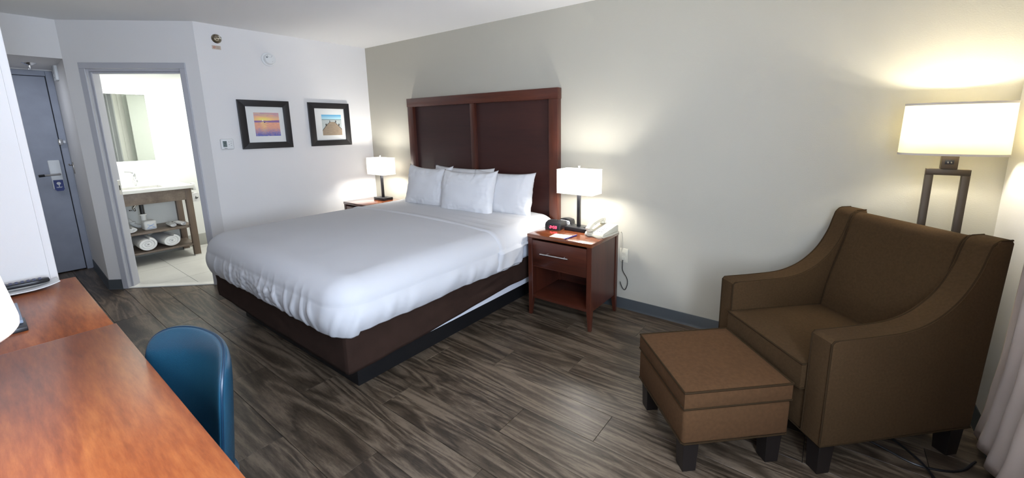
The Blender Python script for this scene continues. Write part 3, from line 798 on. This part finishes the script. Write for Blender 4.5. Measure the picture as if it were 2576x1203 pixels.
# outlet block
t = thing('power_outlet_block', 'black power block with pale outlet face behind the clock radio', 'power outlet', (2.925,-.128,.670), radians(-6))
bm = NB(); prism(bm, [(-.058,0),(.058,0),(.058,.040),(.050,.058),(.0,.066),(-.050,.058),(-.058,.040)], -.03, .03, .004, 2, lambda p,q,h: Vector((p,h,q))); obj('case', bm, 'blackpl', t)
bm = NB(); prism(bm, [(-.050,.006),(.050,.006),(.050,.040),(.043,.050),(-.043,.050),(-.050,.040)], -.033, -.0305, .001, 1, lambda p,q,h: Vector((p,h,q))); fc = obj('outlet_face', bm, 'whitepl', t)
for cx in (-.025,.025):
    bm = NB(); box(bm, (cx-.010,-.0336,.016), (cx-.006,-.0330,.040)); box(bm, (cx+.004,-.0336,.030), (cx+.008,-.0330,.040)); box(bm, (cx-.003,-.0336,.016), (cx+.003,-.0330,.022))
    so = obj('socket_slots', bm, 'ink', fc)

# telephone
t = thing('telephone', 'cream corded desk telephone on the right nightstand', 'telephone', (3.295,-.225,.6702), radians(-6))
bm = NB(); prism(bm, [(-.085,-.11),(.085,-.11),(.090,.0),(.085,.11),(-.085,.11)], 0, .014, .004, 2); obj('foot', bm, 'cream', t)
bm = NB(); prism(bm, [(-.112,.014),(.108,.014),(.108,.060),(.100,.064),(-.104,.026)], -.082, .080, .003, 2, lambda p,q,h: Vector((h,p,q))); bd = obj('body', bm, 'cream', t)
bm = NB(); prism(bm, [(-.098,.0285),(.100,.0645),(.098,.0662),(-.098,.0302)], -.018, .076, 0, 1, lambda p,q,h: Vector((h,p,q))); fp = obj('face_plate', bm, 'paper', t)
bm = NB()
sl = (.0645-.0285)/.198
for r_ in range(4):
    for c_ in range(3):
        yy = -.068+.022*r_; xx = .006+.019*c_; zz = .0302+(yy+.098)*sl
        box(bm, (xx-.006,yy-.004,zz-.001), (xx+.006,yy+.004,zz+.0035), .001, 1)
obj('key', bm, 'greyink', fp)
bm = NB(); box(bm, (.03,.072,.0605), (.036,.078,.063)); obj('message_light', bm, 'red', fp)
bm = NB()
hs = [(-.052,-.110,.045),(-.052,-.095,.060),(-.052,-.060,.080),(-.052,0,.092),(-.052,.055,.100),(-.052,.085,.098),(-.052,.098,.084)]
tube(bm, smooth_path(hs, 5), [.024]*4+[.023]*6+[.019]*14+[.023]*7, 14); hd = obj('handset', bm, 'cream', t)
bm = NB(); lathe(bm, [(.0,0),(.024,0),(.026,.01),(.022,.018),(0,.02)], 20, (-.052,-.092,.034)); obj('handset_cup', bm, 'cream', hd); bm = NB(); lathe(bm, [(.0,0),(.023,0),(.024,.01),(.020,.018),(0,.02)], 20, (-.052,.084,.066)); obj('handset_cup', bm, 'cream', hd)
bm = NB(); pts = []
for i in range(240):
    k = i/239; a = k*2*pi*22; cx, cy = -.045+.125*k, -.128+.010*sin(k*6); pts.append((cx+.000, cy+.006*cos(a), .010+.006*sin(a)))
tube(bm, pts, .0017, 5); obj('coiled_cord', bm, 'cream', t)
# notepad card and pen
t = thing('note_card', 'small cream and tan printed card lying on the right nightstand', 'card', (3.072,-.458,.6702), radians(4))
bm = NB(); prism(bm, [(-.075,-.052),(.080,-.046),(.066,.056),(-.074,.046)], 0, .0012); obj('sheet', bm, 'paper', t)
bm = NB(); prism(bm, [(-.070,-.048),(-.030,-.046),(-.036,-.010),(-.070,-.020)], .0012, .0016); prism(bm, [(-.02,-.030),(.03,-.034),(.042,-.006),(.0,.006)], .0012, .0016); obj('printed_patch', bm, 'tanprint', t)
bm = NB(); prism(bm, [(.012,.012),(.050,.010),(.048,.034),(.016,.036)], .0012, .0016); obj('blue_mark', bm, 'blueprint', t)
t = thing('ballpoint_pen', 'purple ballpoint pen lying across the edge of the printed card', 'pen', (3.155,-.452,.6766), radians(82))
bm = NB(); tube(bm, [(-.085,0,0),(-.078,0,0),(-.070,0,0),(.060,0,0),(.070,0,0)], [.0010,.0020,.0048,.0050,.0040], 12); obj('barrel', bm, 'purple', t)
bm = NB(); box(bm, (.015,-.002,.0048), (.062,.002,.0068), .0008, 1); obj('clip', bm, 'steel', t)

# wall outlet + cables right of nightstand
t = thing('wall_outlet', 'cream wall outlet low on the greige wall right of the nightstand', 'wall outlet', (3.385,0,.455))
bm = NB(); box(bm, (-.036,-.007,-.058), (.036,-.0005,.058), .003); obj('plate', bm, 'cream', t)
bm = NB(); box(bm, (-.016,-.010,.008), (.016,-.007,.036), .003); box(bm, (-.016,-.010,-.036), (.016,-.007,-.008), .003); obj('socket', bm, 'cream', t)
bm = NB(); pts = smooth_path([(3.392,-.10,.672),(3.394,-.075,.66),(3.392,-.05,.60),(3.388,-.035,.53),(3.378,-.03,.49)], 6); tube(bm, pts, .0028, 6)
tag(obj('telephone_cable', bm, 'cream'), 'pale telephone cable dropping behind the right nightstand to the outlet', 'cable')
bm = NB(); pts = smooth_path([(3.385,-.020,.42),(3.388,-.03,.38),(3.39,-.025,.33),(3.425,-.02,.27),(3.43,-.02,.22),(3.41,-.02,.17),(3.39,-.03,.19),(3.375,-.04,.24)], 6); tube(bm, pts, .0030, 6)
tag(obj('power_cable', bm, 'blackpl'), 'thin black power cable looping down the wall behind the right nightstand', 'cable')

# ================================================================== ARMCHAIR
ac = thing('armchair', 'brown woven armchair with sloping arms and dark block feet in the corner', 'armchair', (4.234,-.565,0), -.80)
W, D, HA, HB, AW, SH, ZB = .756, .79, .631, 1.01, .110, .474, .150
prof = [(0,ZB),(0,HA-.010),(.012,HA)]
curve = smooth_path([(.012,HA,0),(.20,HA+.003,0),(.36,HA+.014,0),(.48,HA+.056,0),(.58,HA+.135,0),(.645,HA+.235,0),(.675,HA+.320,0),(.692,HA+.362,0),(.72,HB,0)], 5)
prof += [(p.x,p.y) for p in curve[1:]] + [(D-.01,HB),(D,HB-.012),(D-.035,ZB)]
armtf = lambda p,q,h: Vector((h,p,q))
for u0 in (0, W-AW):
    bm = NB(); prism(bm, prof, u0, u0+AW, .013, 3, armtf); ar = obj('arm', bm, 'brownfab', ac)
    bm = NB()
    top = [(0,ZB+.01),(0,.3),(0,HA-.012)]+[(p.x,p.y) for p in curve]+[(D-.01,HB)]
    for uu in (u0+.006, u0+AW-.006): tube(bm, [(uu, p+.001, q-.0015) for p, q in top], .0042, 6)
    obj('piping', bm, 'pipe', ar)
# back
bp = smooth_path([(.540,SH-.08,0),(.580,.61,0),(.642,.81,0),(.675,.94,0),(.695,.985,0),(.723,1.002,0),(.755,.998,0)], 6)
bprof = [(p.x,p.y) for p in bp]+[(D-.004,.98),(D-.037,ZB+.01),(.54,ZB+.01)]
bm = NB(); prism(bm, bprof, AW+.001, W-AW-.001, .006, 2, armtf); bk = obj('backrest', bm, 'brownfab', ac)
bm = NB()
for uu in (AW+.006, W-AW-.006): tube(bm, [(uu, p.x-.002, p.y+.001) for p in bp], .004, 6)
obj('piping', bm, 'pipe', bk)
bm = NB(); box(bm, (AW+.001,.004,ZB), (W-AW-.001,.54,.345), .010, 2); obj('front_rail', bm, 'brownfab', ac)
def cushion(u0, u1, w0, w1, z0, z1, puff, r=.025, n=30):
    bm = NB()
    def top(sgn):
        def f(a, b):
            x = u0+(u1-u0)*a; y = w0+(w1-w0)*b
            e = (sin(pi*a)*sin(pi*b))**.45 if 0<a<1 and 0<b<1 else 0
            zc = z1 if sgn > 0 else z0
            return Vector((x, y, zc+sgn*puff*e))
        return f
    A = grid(bm, n, n, top(1)); B = grid(bm, n, n, top(-1))
    per = [(i,0) for i in range(n)]+[(n-1,j) for j in range(1,n)]+[(i,n-1) for i in range(n-2,-1,-1)]+[(0,j) for j in range(n-2,0,-1)]
    cx, cy = (u0+u1)/2, (w0+w1)/2; prev = None; mids = []
    for i, j in per:
        p = A[i][j].co; q = B[i][j].co; m_ = (p+q)/2
        d = Vector(((m_.x-cx)/(u1-u0), (m_.y-cy)/(w1-w0), 0)); mx = max(abs(d.x), abs(d.y))
        out = Vector((d.x if abs(d.x) > .49 else 0, d.y if abs(d.y) > .49 else 0, 0)); 
        if out.length: out.normalize()
        k = i/(n-1) if abs(out.y) > .5 else j/(n-1)
        mids.append(bm.verts.new(m_+out*.008*sin(pi*k)**.5 if 0 < k < 1 else m_))
    L = len(per)
    for k in range(L):
        a, b = per[k], per[(k+1)%L]
        bm.faces.new((A[a[0]][a[1]], A[b[0]][b[1]], mids[(k+1)%L], mids[k])); bm.faces.new((mids[k], mids[(k+1)%L], B[b[0]][b[1]], B[a[0]][a[1]]))
    loops = ([A[i][j].co.copy() for i, j in per], [B[i][j].co.copy() for i, j in per])
    return bm, loops
bm, lp = cushion(AW+.004, W-AW-.004, -.022, .57, .352, SH-.006, .018)
cu = obj('seat_cushion', bm, 'brownfab', ac, smooth=50)
bm = NB()
for l in lp: tube(bm, l, .0045, 6, True)
obj('piping', bm, 'pipe', cu)
def block_leg(cx, cy, z1, a=.036, b=.030):
    bm = NB(); R = []
    for z, s in ((0,b),(z1,a)): R.append([bm.verts.new((cx+sx*s, cy+sy*s, z)) for sx, sy in ((-1,-1),(1,-1),(1,1),(-1,1))])
    for k in range(4): bm.faces.new((R[0][k],R[0][(k+1)%4],R[1][(k+1)%4],R[1][k]))
    bm.faces.new(R[0][::-1]); bm.faces.new(R[1]); bmesh.ops.bevel(bm, geom=list(bm.edges), offset=.002, segments=1, affect='EDGES'); return bm
for cx, cy in ((.05,.05),(W-.05,.05),(.05,D-.085),(W-.05,D-.085)): obj('leg', block_leg(cx, cy, ZB+.004), 'legdark', ac)
bm = NB(); tube(bm, [(.004,.002,ZB+.002),(.1,.0,ZB+.002),(W-.004,.002,ZB+.002),(W-.002,D-.04,ZB+.002)], .004, 6); obj('bottom_piping', bm, 'pipe', ac)

# ottoman
ot = thing('ottoman', 'brown woven square ottoman with dark block feet in front of the armchair', 'ottoman', (3.947,-1.058,0), -.824)
OW, OD = .499, .488
bm = NB(); box(bm, (0,0,.152), (OW,OD,.312), .014, 3); bo = obj('body', bm, 'browntop', ot)
bm, lp = cushion(.0, OW, .0, OD, .320, .396, .013)
cu = obj('cushion', bm, 'browntop', ot, smooth=50)
bm = NB()
for l in lp: tube(bm, l, .0048, 6, True)
obj('piping', bm, 'pipe', cu)
bm = NB(); c_ = [(.01,0,.154),(OW-.01,0,.154),(OW,.01,.154),(OW,OD-.01,.154),(OW-.01,OD,.154),(.01,OD,.154),(0,OD-.01,.154),(0,.01,.154)]; tube(bm, c_, .004, 6, True); obj('bottom_piping', bm, 'pipe', bo)
for cx, cy in ((.05,.05),(OW-.05,.05),(.05,OD-.05),(OW-.05,OD-.05)): obj('leg', block_leg(cx, cy, .156, .036, .031), 'legdark', ot)

# ================================================================== FLOOR LAMP
t = thing('floor_lamp', 'lit floor lamp with cream oval shade and open bronze frame behind the armchair', 'lamp', (5.150,-.195,0), 0)
bm = NB(); box(bm, (-.115,-.075,0), (.115,.075,.025), .004); box(bm, (-.079,-.016,.025), (.079,.016,.05), .002); obj('base', bm, 'bronze', t)
for s_ in (-1,1):
    xa, xb = sorted((s_*.050, s_*.080)); bm = NB(); box(bm, (xa,-.016,.05), (xb,.016,1.232), .002); obj('pole', bm, 'bronze', t)
bm = NB(); box(bm, (-.080,-.016,1.232), (.080,.016,1.262), .002); obj('crossbar', bm, 'bronze', t)
bm = NB(); box(bm, (-.030,-.020,1.262), (.030,.020,1.335), .002); nk = obj('neck', bm, 'bronze', t)
bm = NB(); box(bm, (-.018,-.022,1.286), (.014,-.0195,1.308), .001); nk2 = obj('switch_plate', bm, 'black', nk)
bm = NB()
for s_ in (-1,1): tube(bm, [(s_*.006-.002,-.022,1.296),(s_*.006-.002,-.030,1.293)], .003, 8)
obj('switch', bm, 'steel', nk)
bm = NB(); N_ = 72; A1, B1 = .196, .10; Zb, Zt = 1.330, 1.580
ov = []
for i in range(N_):
    a = 2*pi*i/N_; ca, sa = cos(a), sin(a); e = 2/2.6
    ov.append((A1*math.copysign(abs(ca)**e, ca), B1*math.copysign(abs(sa)**e, sa)))
lo = [bm.verts.new((p[0],p[1],Zb)) for p in ov]; hi = [bm.verts.new((p[0]*.98,p[1]*.98,Zt)) for p in ov]
for i in range(N_): bm.faces.new((lo[i],lo[(i+1)%N_],hi[(i+1)%N_],hi[i]))
sh = obj('lamp_shade', bm, 'shade_cream', t); md = sh.modifiers.new('s','SOLIDIFY'); md.thickness = .0015; md.offset = -1
for zz, kk in ((Zb,1.0),(Zt-.010,.982)):
    bm = NB()
    for i in range(N_):
        j = (i+1)%N_; k2 = kk*1.006
        a1 = bm.verts.new((ov[i][0]*k2, ov[i][1]*k2, zz)); a2 = bm.verts.new((ov[j][0]*k2, ov[j][1]*k2, zz)); a3 = bm.verts.new((ov[j][0]*k2, ov[j][1]*k2, zz+.010)); a4 = bm.verts.new((ov[i][0]*k2, ov[i][1]*k2, zz+.010)); bm.faces.new((a1,a2,a3,a4))
    bmesh.ops.remove_doubles(bm, verts=bm.verts, dist=1e-5); obj('trim_band', bm, 'trimtape', sh)
bm = NB(); tube(bm, [(0,0,1.335),(0,0,1.56)], .006); tube(bm, [(-.19,0,1.56),(.19,0,1.56)], .002, 6); tube(bm, [(0,-.095,1.56),(0,.095,1.56)], .002, 6); obj('harp', bm, 'steel', sh)
for s_ in (-1,1):
    bm = NB(); lathe(bm, [(.010,1.40),(.014,1.42),(.024,1.44),(.028,1.46),(.020,1.48),(0,1.49)], 16, (s_*.055,0,0)); obj('bulb', bm, 'bulb', t)
for s_ in (-1,1): point('floor_lamp_light', (5.150+s_*.055,-.195,1.47), 18, (1,.94,.78), .03)
bm = NB(); pts = smooth_path([(4.93,-.70,.005),(5.02,-.735,.005),(5.11,-.77,.005),(5.20,-.75,.005),(5.27,-.70,.005),(5.33,-.6,.005)], 6); tube(bm, pts, .005, 6)
tag(obj('power_cable', bm, 'blackpl'), 'black cord curving on the floor behind the armchair feet, by the curtain', 'cable')
bm = NB(); pts = smooth_path([(5.03,-.62,.006),(5.09,-.68,.006),(5.14,-.76,.010),(5.18,-.85,.005),(5.25,-.95,.005)], 6); tube(bm, pts, .005, 6)
tag(obj('power_cable', bm, 'blackpl'), 'black cord crossing over the other, running forward along the floor by the curtain', 'cable')

# ================================================================== CURTAIN
bm = NB()
def fcur(a, b):
    z = .045+2.25*b
    edge = -.60-.17*sstep(0, .95, z) if z < 1 else -.77
    edge = -.43 - .08*sstep(0,.28,z) - .06*sstep(.25,.56,z) - .035*sstep(.5,1.0,z)
    y = edge - 1.55*a
    ph = a*2*pi*11
    amp = .030*(1-.3*b)*(min(1, a*16))
    x = 5.350 + amp*.5*sin(ph) + .01*noise.noise(Vector((a*6, z*.8, 0)))
    return Vector((x, y, z))
grid(bm, 320, 40, fcur)
o = obj('curtain', bm, 'curtain', None, smooth=180); md = o.modifiers.new('s','SOLIDIFY'); md.thickness = .002
tag(o, 'pale beige curtain hanging at the right edge beside the armchair', 'curtain')
bm = NB()
def fdr(a, b):
    z = .012+2.28*b; y = -.56-1.55*a
    return Vector((5.376+.007*sin(a*2*pi*12), y, z))
grid(bm, 240, 8, fdr); o = obj('lining_drape', bm, 'drape', None, smooth=180); md = o.modifiers.new('s','SOLIDIFY'); md.thickness = .002
tag(o, 'brown drape hanging behind the pale curtain, showing below its hem', 'curtain')

# ================================================================== DESK SIDE
DY = -2.778
dk = thing('dresser', 'reddish wood dresser at the far end of the desk, against the white partition', 'dresser', (2.00,-3.12,0))
bm = NB(); box(bm, (-.450,-.345,.722), (.4645,.345-.002,.750), .003); obj('top', bm, 'desk', dk)
bm = NB(); box(bm, (-.445,-.335,.06), (.455,.325,.7215), .003); obj('body', bm, 'cherry', dk)
bm = NB(); box(bm, (-.43,-.32,.0), (.44,.30,.06)); obj('plinth', bm, 'black', dk)
for k in range(3):
    bm = NB(); box(bm, (-.435,.3255,.08+.212*k), (.445,.340,.08+.212*k+.204), .003); dr = obj('drawer', bm, 'cherryx', dk)
    bm = NB(); zc = .18+.212*k; tube(bm, [(-.12,.362,zc),(.12,.362,zc)], .0055); tube(bm, [(-.08,.340,zc),(-.08,.362,zc)], .004); tube(bm, [(.08,.340,zc),(.08,.362,zc)], .004); obj('handle', bm, 'steel', dr)
de = thing('desk', 'long reddish wood desk running along the near left edge under the white lamp', 'desk', (3.85,-3.12,0))
bm = NB(); box(bm, (-1.384,-.345,.720), (1.35,.3495,.7505), .003); obj('top', bm, 'desk', de)
bm = NB(); box(bm, (-1.38,-.34,0), (-1.35,.33,.7195), .003); obj('side_panel', bm, 'cherry', de)
bm = NB(); box(bm, (1.31,-.34,0), (1.34,.33,.7195), .003); obj('side_panel', bm, 'cherry', de)
bm = NB(); box(bm, (-1.35,-.33,.35), (1.31,-.31,.7195)); obj('modesty_panel', bm, 'cherryx', de)

# remote on tray
t = thing('paper_tray', 'white curled notepad under the remote at the far end of the dresser', 'notepad', (1.635,-2.955,.7505))
bm = NB()
def ftr(a, b):
    x = -.062+.135*a; y = -.12+.235*b
    return Vector((x, y, .004+.020*(2*b-1)**2*b+.008*a))
grid(bm, 14, 22, ftr); o = obj('sheet', bm, 'paper', t, smooth=180); md = o.modifiers.new('s','SOLIDIFY'); md.thickness = .003; md.offset=-1
t = thing('remote_control', 'dark remote control lying on the white notepad by the partition', 'remote control', (1.625,-2.965,.772), radians(90))
bm = NB(); prism(bm, [(-.10,-.020),(-.09,-.026),(.05,-.024),(.085,-.022),(.098,-.012),(.098,.012),(.085,.022),(.05,.024),(-.09,.026),(-.10,.020)], 0, .020, .006, 2); obj('body', bm, 'blackpl', t)
bm = NB()
for i in range(9):
    for j in range(3): box(bm, (-.080+.018*i,-.017+.013*j,.020), (-.070+.018*i,-.009+.013*j,.0235), .001, 1)
obj('button', bm, mat('remote_button', (.06,.065,.13), .4), t)
# desk card holder
t = thing('card_holder', 'small slate blue card in a black stand on the dresser behind the desk lamp', 'card holder', (2.185,-3.02,.7505), radians(0))
bm = NB(); box(bm, (-.05,-.06,0), (.085,.042,.016), .002); obj('stand', bm, 'blackpl', t)
bm = NB(); box(bm, (-.25,-.055,.0165), (.03,.036,.030), .003); cd_ = obj('pad', bm, mat('slate_card', (.28,.34,.44), .5), t)
bm = NB(); box(bm, (-.06,.010,.0302), (-.03,.030,.0312)); obj('printed_mark', bm, 'ink', cd_)

# desk lamp
t = thing('table_lamp', 'white drum shade desk lamp cut off by the left edge of the photo', 'lamp', (3.395,-3.195,.7505))
bm = NB(); lathe(bm, [(0,0),(.085,0),(.085,.012),(.078,.020),(.02,.028),(.014,.05),(.014,.36),(0,.36)], 40); obj('base', bm, 'bronze', t)
bm = NB()
prof_ = [(.185,.362),(.189,.368),(.190,.378),(.1895,.386),(.158,.64)]
rings = []
for r, z in prof_: rings.append([bm.verts.new((r*cos(2*pi*i/64), r*sin(2*pi*i/64), z)) for i in range(64)])
for k in range(len(rings)-1):
    for i in range(64): bm.faces.new((rings[k][i], rings[k][(i+1)%64], rings[k+1][(i+1)%64], rings[k+1][i]))
sh = obj('lamp_shade', bm, 'shade_desk', t, smooth=60); md = sh.modifiers.new('s','SOLIDIFY'); md.thickness = .0015; md.offset = -1
bm = NB(); tube(bm, [(-.155,0,.62),(.155,0,.62)], .002, 6); tube(bm, [(0,-.155,.62),(0,.155,.62)], .002, 6); tube(bm, [(0,0,.36),(0,0,.62)], .004, 6); obj('harp', bm, 'steel', sh)
bm = NB(); lathe(bm, [(.012,.40),(.016,.43),(.026,.46),(.028,.48),(.018,.50),(0,.505)], 16, (.02,0,0)); obj('bulb', bm, 'bulb', t)
point('desk_lamp_light', (3.415,-3.195,1.27), 4.0, (1,.95,.88), .08)

# desk chair
dc = thing('desk_chair', 'blue leather desk chair pushed in under the desk, rounded back showing', 'chair', (3.095,-2.865,0), radians(8))
bm = NB(); nA = 50
def shell(sgn):
    def f(a, b):
        u, v = sin(pi/2*(2*a-1)), sin(pi/2*(2*b-1))
        p = 5.0 if v > 0 else 8.0
        m = (abs(u)**p+abs(v)**p)**(1/p); mm = max(abs(u), abs(v)); k = mm/m if m > 1e-6 else 1
        x = u*k*.248; z = .607+v*k*.230
        th = .026*max(0, 1-mm**5)**.45
        q = (z-.40)/.48
        y = .185-.078*abs(x/.248)**2.2+.050*q
        return Vector((x*(1-.03*(1-q)), y+sgn*th, z-.018*(abs(x)/.248)**2*sstep(.7,1,q)))
    return f
Vf = grid(bm, nA, nA, shell(-1)); grid(bm, nA, nA, shell(1))
rim = [Vf[0][j].co.copy() for j in range(nA)]+[Vf[i][-1].co.copy() for i in range(1,nA)]+[Vf[-1][j].co.copy() for j in range(nA-2,-1,-1)]+[Vf[i][0].co.copy() for i in range(nA-2,0,-1)]
bmesh.ops.remove_doubles(bm, verts=bm.verts, dist=.0003)
bk = obj('backrest', bm, 'blue', dc, smooth=180)
rr = []
for p in rim:
    if not rr or (p-rr[-1]).length > .004: rr.append(p)
bm = NB(); tube(bm, rr, .0036, 6, True); obj('piping', bm, 'bluepipe', bk)
bm = NB()
def seat(sgn):
    def f(a, b):
        u, v = 2*a-1, 2*b-1; m = (abs(u)**4+abs(v)**4)**.25; mm = max(abs(u),abs(v)) or 1
        k = mm/m if m > 0 else 1
        th = (1-min(1,mm)**4)**.5
        return Vector((u*k*.235, -.02+v*k*.225, .425+sgn*.04*th))
    return f
grid(bm, 26, 26, seat(1)); grid(bm, 26, 26, seat(-1)); bmesh.ops.remove_doubles(bm, verts=bm.verts, dist=.0006); obj('seat', bm, 'blue', dc, smooth=80)
for sx in (-1,1):
    for sy in (-1,1):
        bm = NB(); tube(bm, [(sx*.15,sy*.14-.02,.395),(sx*.20,sy*.20-.02,0)], [.015,.010], 12); obj('leg', bm, 'blackpl', dc)

# ================================================================== BATHROOM CONTENTS
va = thing('vanity', 'brown wood bathroom vanity with white counter, sink and two open shelves', 'vanity', (BX+.002,-1.50,.009))
VL = -.755                                             # local y of the left end
bm = NB()
bx0, bx1, by0, by1 = .16, .42, -.62, -.22
for a, b in (((0,VL,.820),(bx0,.022,.853)), ((bx1,VL,.820),(.560,.022,.853)), ((bx0,VL,.820),(bx1,by0,.853)), ((bx0,by1,.820),(bx1,.022,.853))): box(bm, a, b)
bmesh.ops.remove_doubles(bm, verts=bm.verts, dist=1e-5)
ct = obj('countertop', bm, 'counter', va)
bm = NB(); box(bm, (bx0-.005,by0-.005,.70), (bx1+.005,by1+.005,.708), .002)
for a, b in (((bx0-.005,by0-.005,.70),(bx0,by1+.005,.82)), ((bx1,by0-.005,.70),(bx1+.005,by1+.005,.82)), ((bx0,by0-.005,.70),(bx1,by0,.82)), ((bx0,by1,.70),(bx1,by1+.005,.82))): box(bm, a, b)
obj('sink_basin', bm, 'porcelain', ct)
bm = NB(); box(bm, (0,VL,.853), (.018,.022,.955), .002); obj('backsplash', bm, 'counter', va)
bm = NB(); box(bm, (.500,VL,.685), (.522,-.062,.8195), .002); obj('apron', bm, 'vanity', va)
for (xa, xb), nm in (((.46,.522),'leg'),((.03,.09),'leg')):
    bm = NB(); box(bm, (xa,-.062,.012), (xb,-.002,.8195), .002); lg = obj(nm, bm, 'vanityz', va)
    bm = NB(); box(bm, (xa,-.062,0), (xb,-.002,.012)); obj('foot', bm, 'steel', lg)
for (xa, xb) in ((.46,.522),(.03,.09)):
    bm = NB(); box(bm, (xa,VL,.0), (xb,VL+.06,.8195), .002); obj('leg', bm, 'vanityz', va)
bm = NB(); box(bm, (.09,-.045,.70), (.46,-.015,.8195)); obj('side_rail', bm, 'vanityz', va)
for z in (.350,.128):
    bm = NB(); box(bm, (.04,VL+.06,z), (.510,-.022,z+.022), .002); obj('shelf', bm, 'vanity', va)
# faucet
t = thing('faucet', 'chrome single lever faucet on the white vanity counter', 'faucet', (BX+.10,-1.90,.8635))
bm = NB(); lathe(bm, [(.026,0),(.026,.006),(.020,.012),(.019,.110),(.022,.125),(.020,.150),(0,.155)], 24); tube(bm, [(.0,0,.085),(.06,0,.085),(.115,0,.070),(.118,0,.055)], [.013,.012,.011,.010], 12); obj('spout', bm, 'chrome', t)
bm = NB(); tube(bm, [(0,0,.152),(.0,-.03,.165),(.0,-.075,.172)], [.008,.006,.005], 10); obj('lever', bm, 'chrome', t)
# drain
t = thing('sink_drain', 'white and black plumbing trap hanging below the vanity sink', 'drain pipe', (BX+.30,-1.92,.0))
bm = NB(); lathe(bm, [(.050,.700),(.050,.690),(.020,.688),(.020,.56),(0,.56)], 20, (0,0,0)); obj('tailpiece', bm, 'blackpl', t)
bm = NB(); lathe(bm, [(.034,.560),(.034,.545),(.024,.543),(.022,.46),(0,.46)], 20); P = smooth_path([(0,0,.47),(-.01,-.01,.43),(-.05,-.04,.415),(-.09,-.08,.44),(-.12,-.11,.49),(-.20,-.14,.535)], 6); tube(bm, P, .020, 14); lathe(bm, [(0,0),(.030,0),(.030,.018),(0,.018)], 18, (-.095,-.085,.452)); obj('trap', bm, 'pvc', t)
bm = NB(); tube(bm, [(-.19,-.138,.53),(-.295,-.17,.565)], .026, 14); obj('wall_pipe', bm, 'blackpl', t)
bm = NB(); tube(bm, smooth_path([(-.02,-.03,.68),(-.03,-.06,.64),(-.06,-.05,.60),(-.28,-.04,.58)], 5), .012, 10); lathe(bm, [(0,0),(.028,0),(.028,.012),(0,.012)], 18, (-.27,-.04,.575)); obj('supply_valve', bm, 'chrome', t)
# rolled towels
def roll(label, loc, L, rx, rz_, turns, ang, group, squash=.85):
    bm = NB(); n = 90
    th = .6*min(rx,rz_)/turns
    pts_o = []; pts_i = []
    for i in range(n):
        k = i/(n-1); a = k*turns*2*pi; r = (.12+.88*k)
        c, s = cos(a), sin(a)
        pts_o.append((r*rx*c, r*rz_*s)); q = max(.02, r-.88/turns*.90)
        pts_i.append((q*rx*c, q*rz_*s))
    def f(a, b):
        i = int(round(a*(2*n-1))); 
        p = pts_o[i] if i < n else pts_i[2*n-1-i]
        l = (b-.5)*L; e = 1-.06*abs(2*b-1)**6
        return Vector((l+.004*sin(i*.3)*abs(2*b-1), p[0]*e, p[1]*e))
    V = grid(bm, 2*n, 7, f, close_u=True)
    for side in (0, -1):
        for i in range(n-1): bm.faces.new((V[i][side], V[i+1][side], V[2*n-2-i][side], V[2*n-1-i][side]))
    o = obj('rolled_towel', bm, 'towel', None, smooth=60)
    o.location = loc; o.rotation_euler = (0,0,radians(ang))
    return tag(o, label, 'towel', group)
roll('thick rolled white towel on the bottom vanity shelf, left one', (BX+.33,-1.965,.161+.083), .40, .092, .082, 3.2, 0, 'rolled towels under the vanity')
roll('thick rolled white towel on the bottom vanity shelf, right one', (BX+.30,-1.77,.161+.076), .40, .092, .075, 3.2, 6, 'rolled towels under the vanity')
roll('folded white hand towel on the upper vanity shelf, left of the wrapped tissue', (BX+.33,-2.085,.3815+.034), .28, .07, .033, 2.2, 4, 'rolled towels under the vanity')
roll('small rolled washcloth on the upper vanity shelf, left of the other washcloth', (BX+.36,-1.705,.3815+.022), .20, .036, .021, 2.2, 0, 'rolled towels under the vanity')
roll('small rolled washcloth on the upper vanity shelf, against the right leg', (BX+.36,-1.625,.3815+.024), .20, .034, .023, 2.2, 8, 'rolled towels under the vanity')
t = thing('wrapped_tissue_roll', 'white wrapped tissue pack with blue pattern on the upper vanity shelf', 'tissue roll', (BX+.36,-1.895,.3815), radians(6))
bm = NB(); box(bm, (-.055,-.055,0), (.055,.055,.105), .018, 3); obj('wrapper', bm, 'paper', t)
bm = NB(); 
for a in (-1,1): tube(bm, [(.0555,-.03*a,.03),(.056,0,.05),(.0555,.03*a,.065)], .003, 5)
tube(bm, [(.0555,-.04,.022),(.056,-.01,.018),(.0555,.04,.024)], .003, 5); obj('blue_pattern', bm, 'blueprint', t)
# mirror
t = thing('wall_mirror', 'frameless backlit mirror above the bathroom vanity', 'mirror', (BX,-1.96,1.15))
bm = NB(); box(bm, (.034,-.31,0), (.040,.29,.762), .001, 1); obj('glass', bm, 'mirror', t)
bm = NB(); box(bm, (.014,-.285,.025), (.0335,.265,.737)); obj('light_strip', bm, 'mirrorled', t)
bm = NB(); box(bm, (.0005,-.15,.2), (.0138,.13,.55)); obj('mount', bm, 'whitepl', t)
# toilet paper holder
t = thing('toilet_paper_holder', 'toilet paper roll on a chrome arm right of the vanity', 'toilet paper', (BX+.30,-1.425,.70))
bm = NB(); tube(bm, [(-.299,.0,.02),(-.22,0,.02),(-.10,0,.02)], .009); tube(bm, [(-.10,0,.02),(-.10,0,0),(.10,0,0)], .008); lathe(bm, [(0,0),(.025,0),(.025,.008),(0,.008)], 20, (-.299,0,.02), RY); obj('arm', bm, 'chrome', t)
bm = NB(); lathe(bm, [(.018,-.052),(.056,-.052),(.057,0),(.056,.052),(.018,.052)], 36, (0.02,0,-.012), RY, closed=True); obj('paper_roll', bm, 'paper', t)
bm = NB(); box(bm, (-.05,-.012,.075), (.04,.02,.16), .004); obj('spare_box', bm, 'whitepl', t)

# ground outside the window
struct('floor_outside', box(NB(), (5.6,-9,-3.2), (14,5,-3.0)), 'outside')
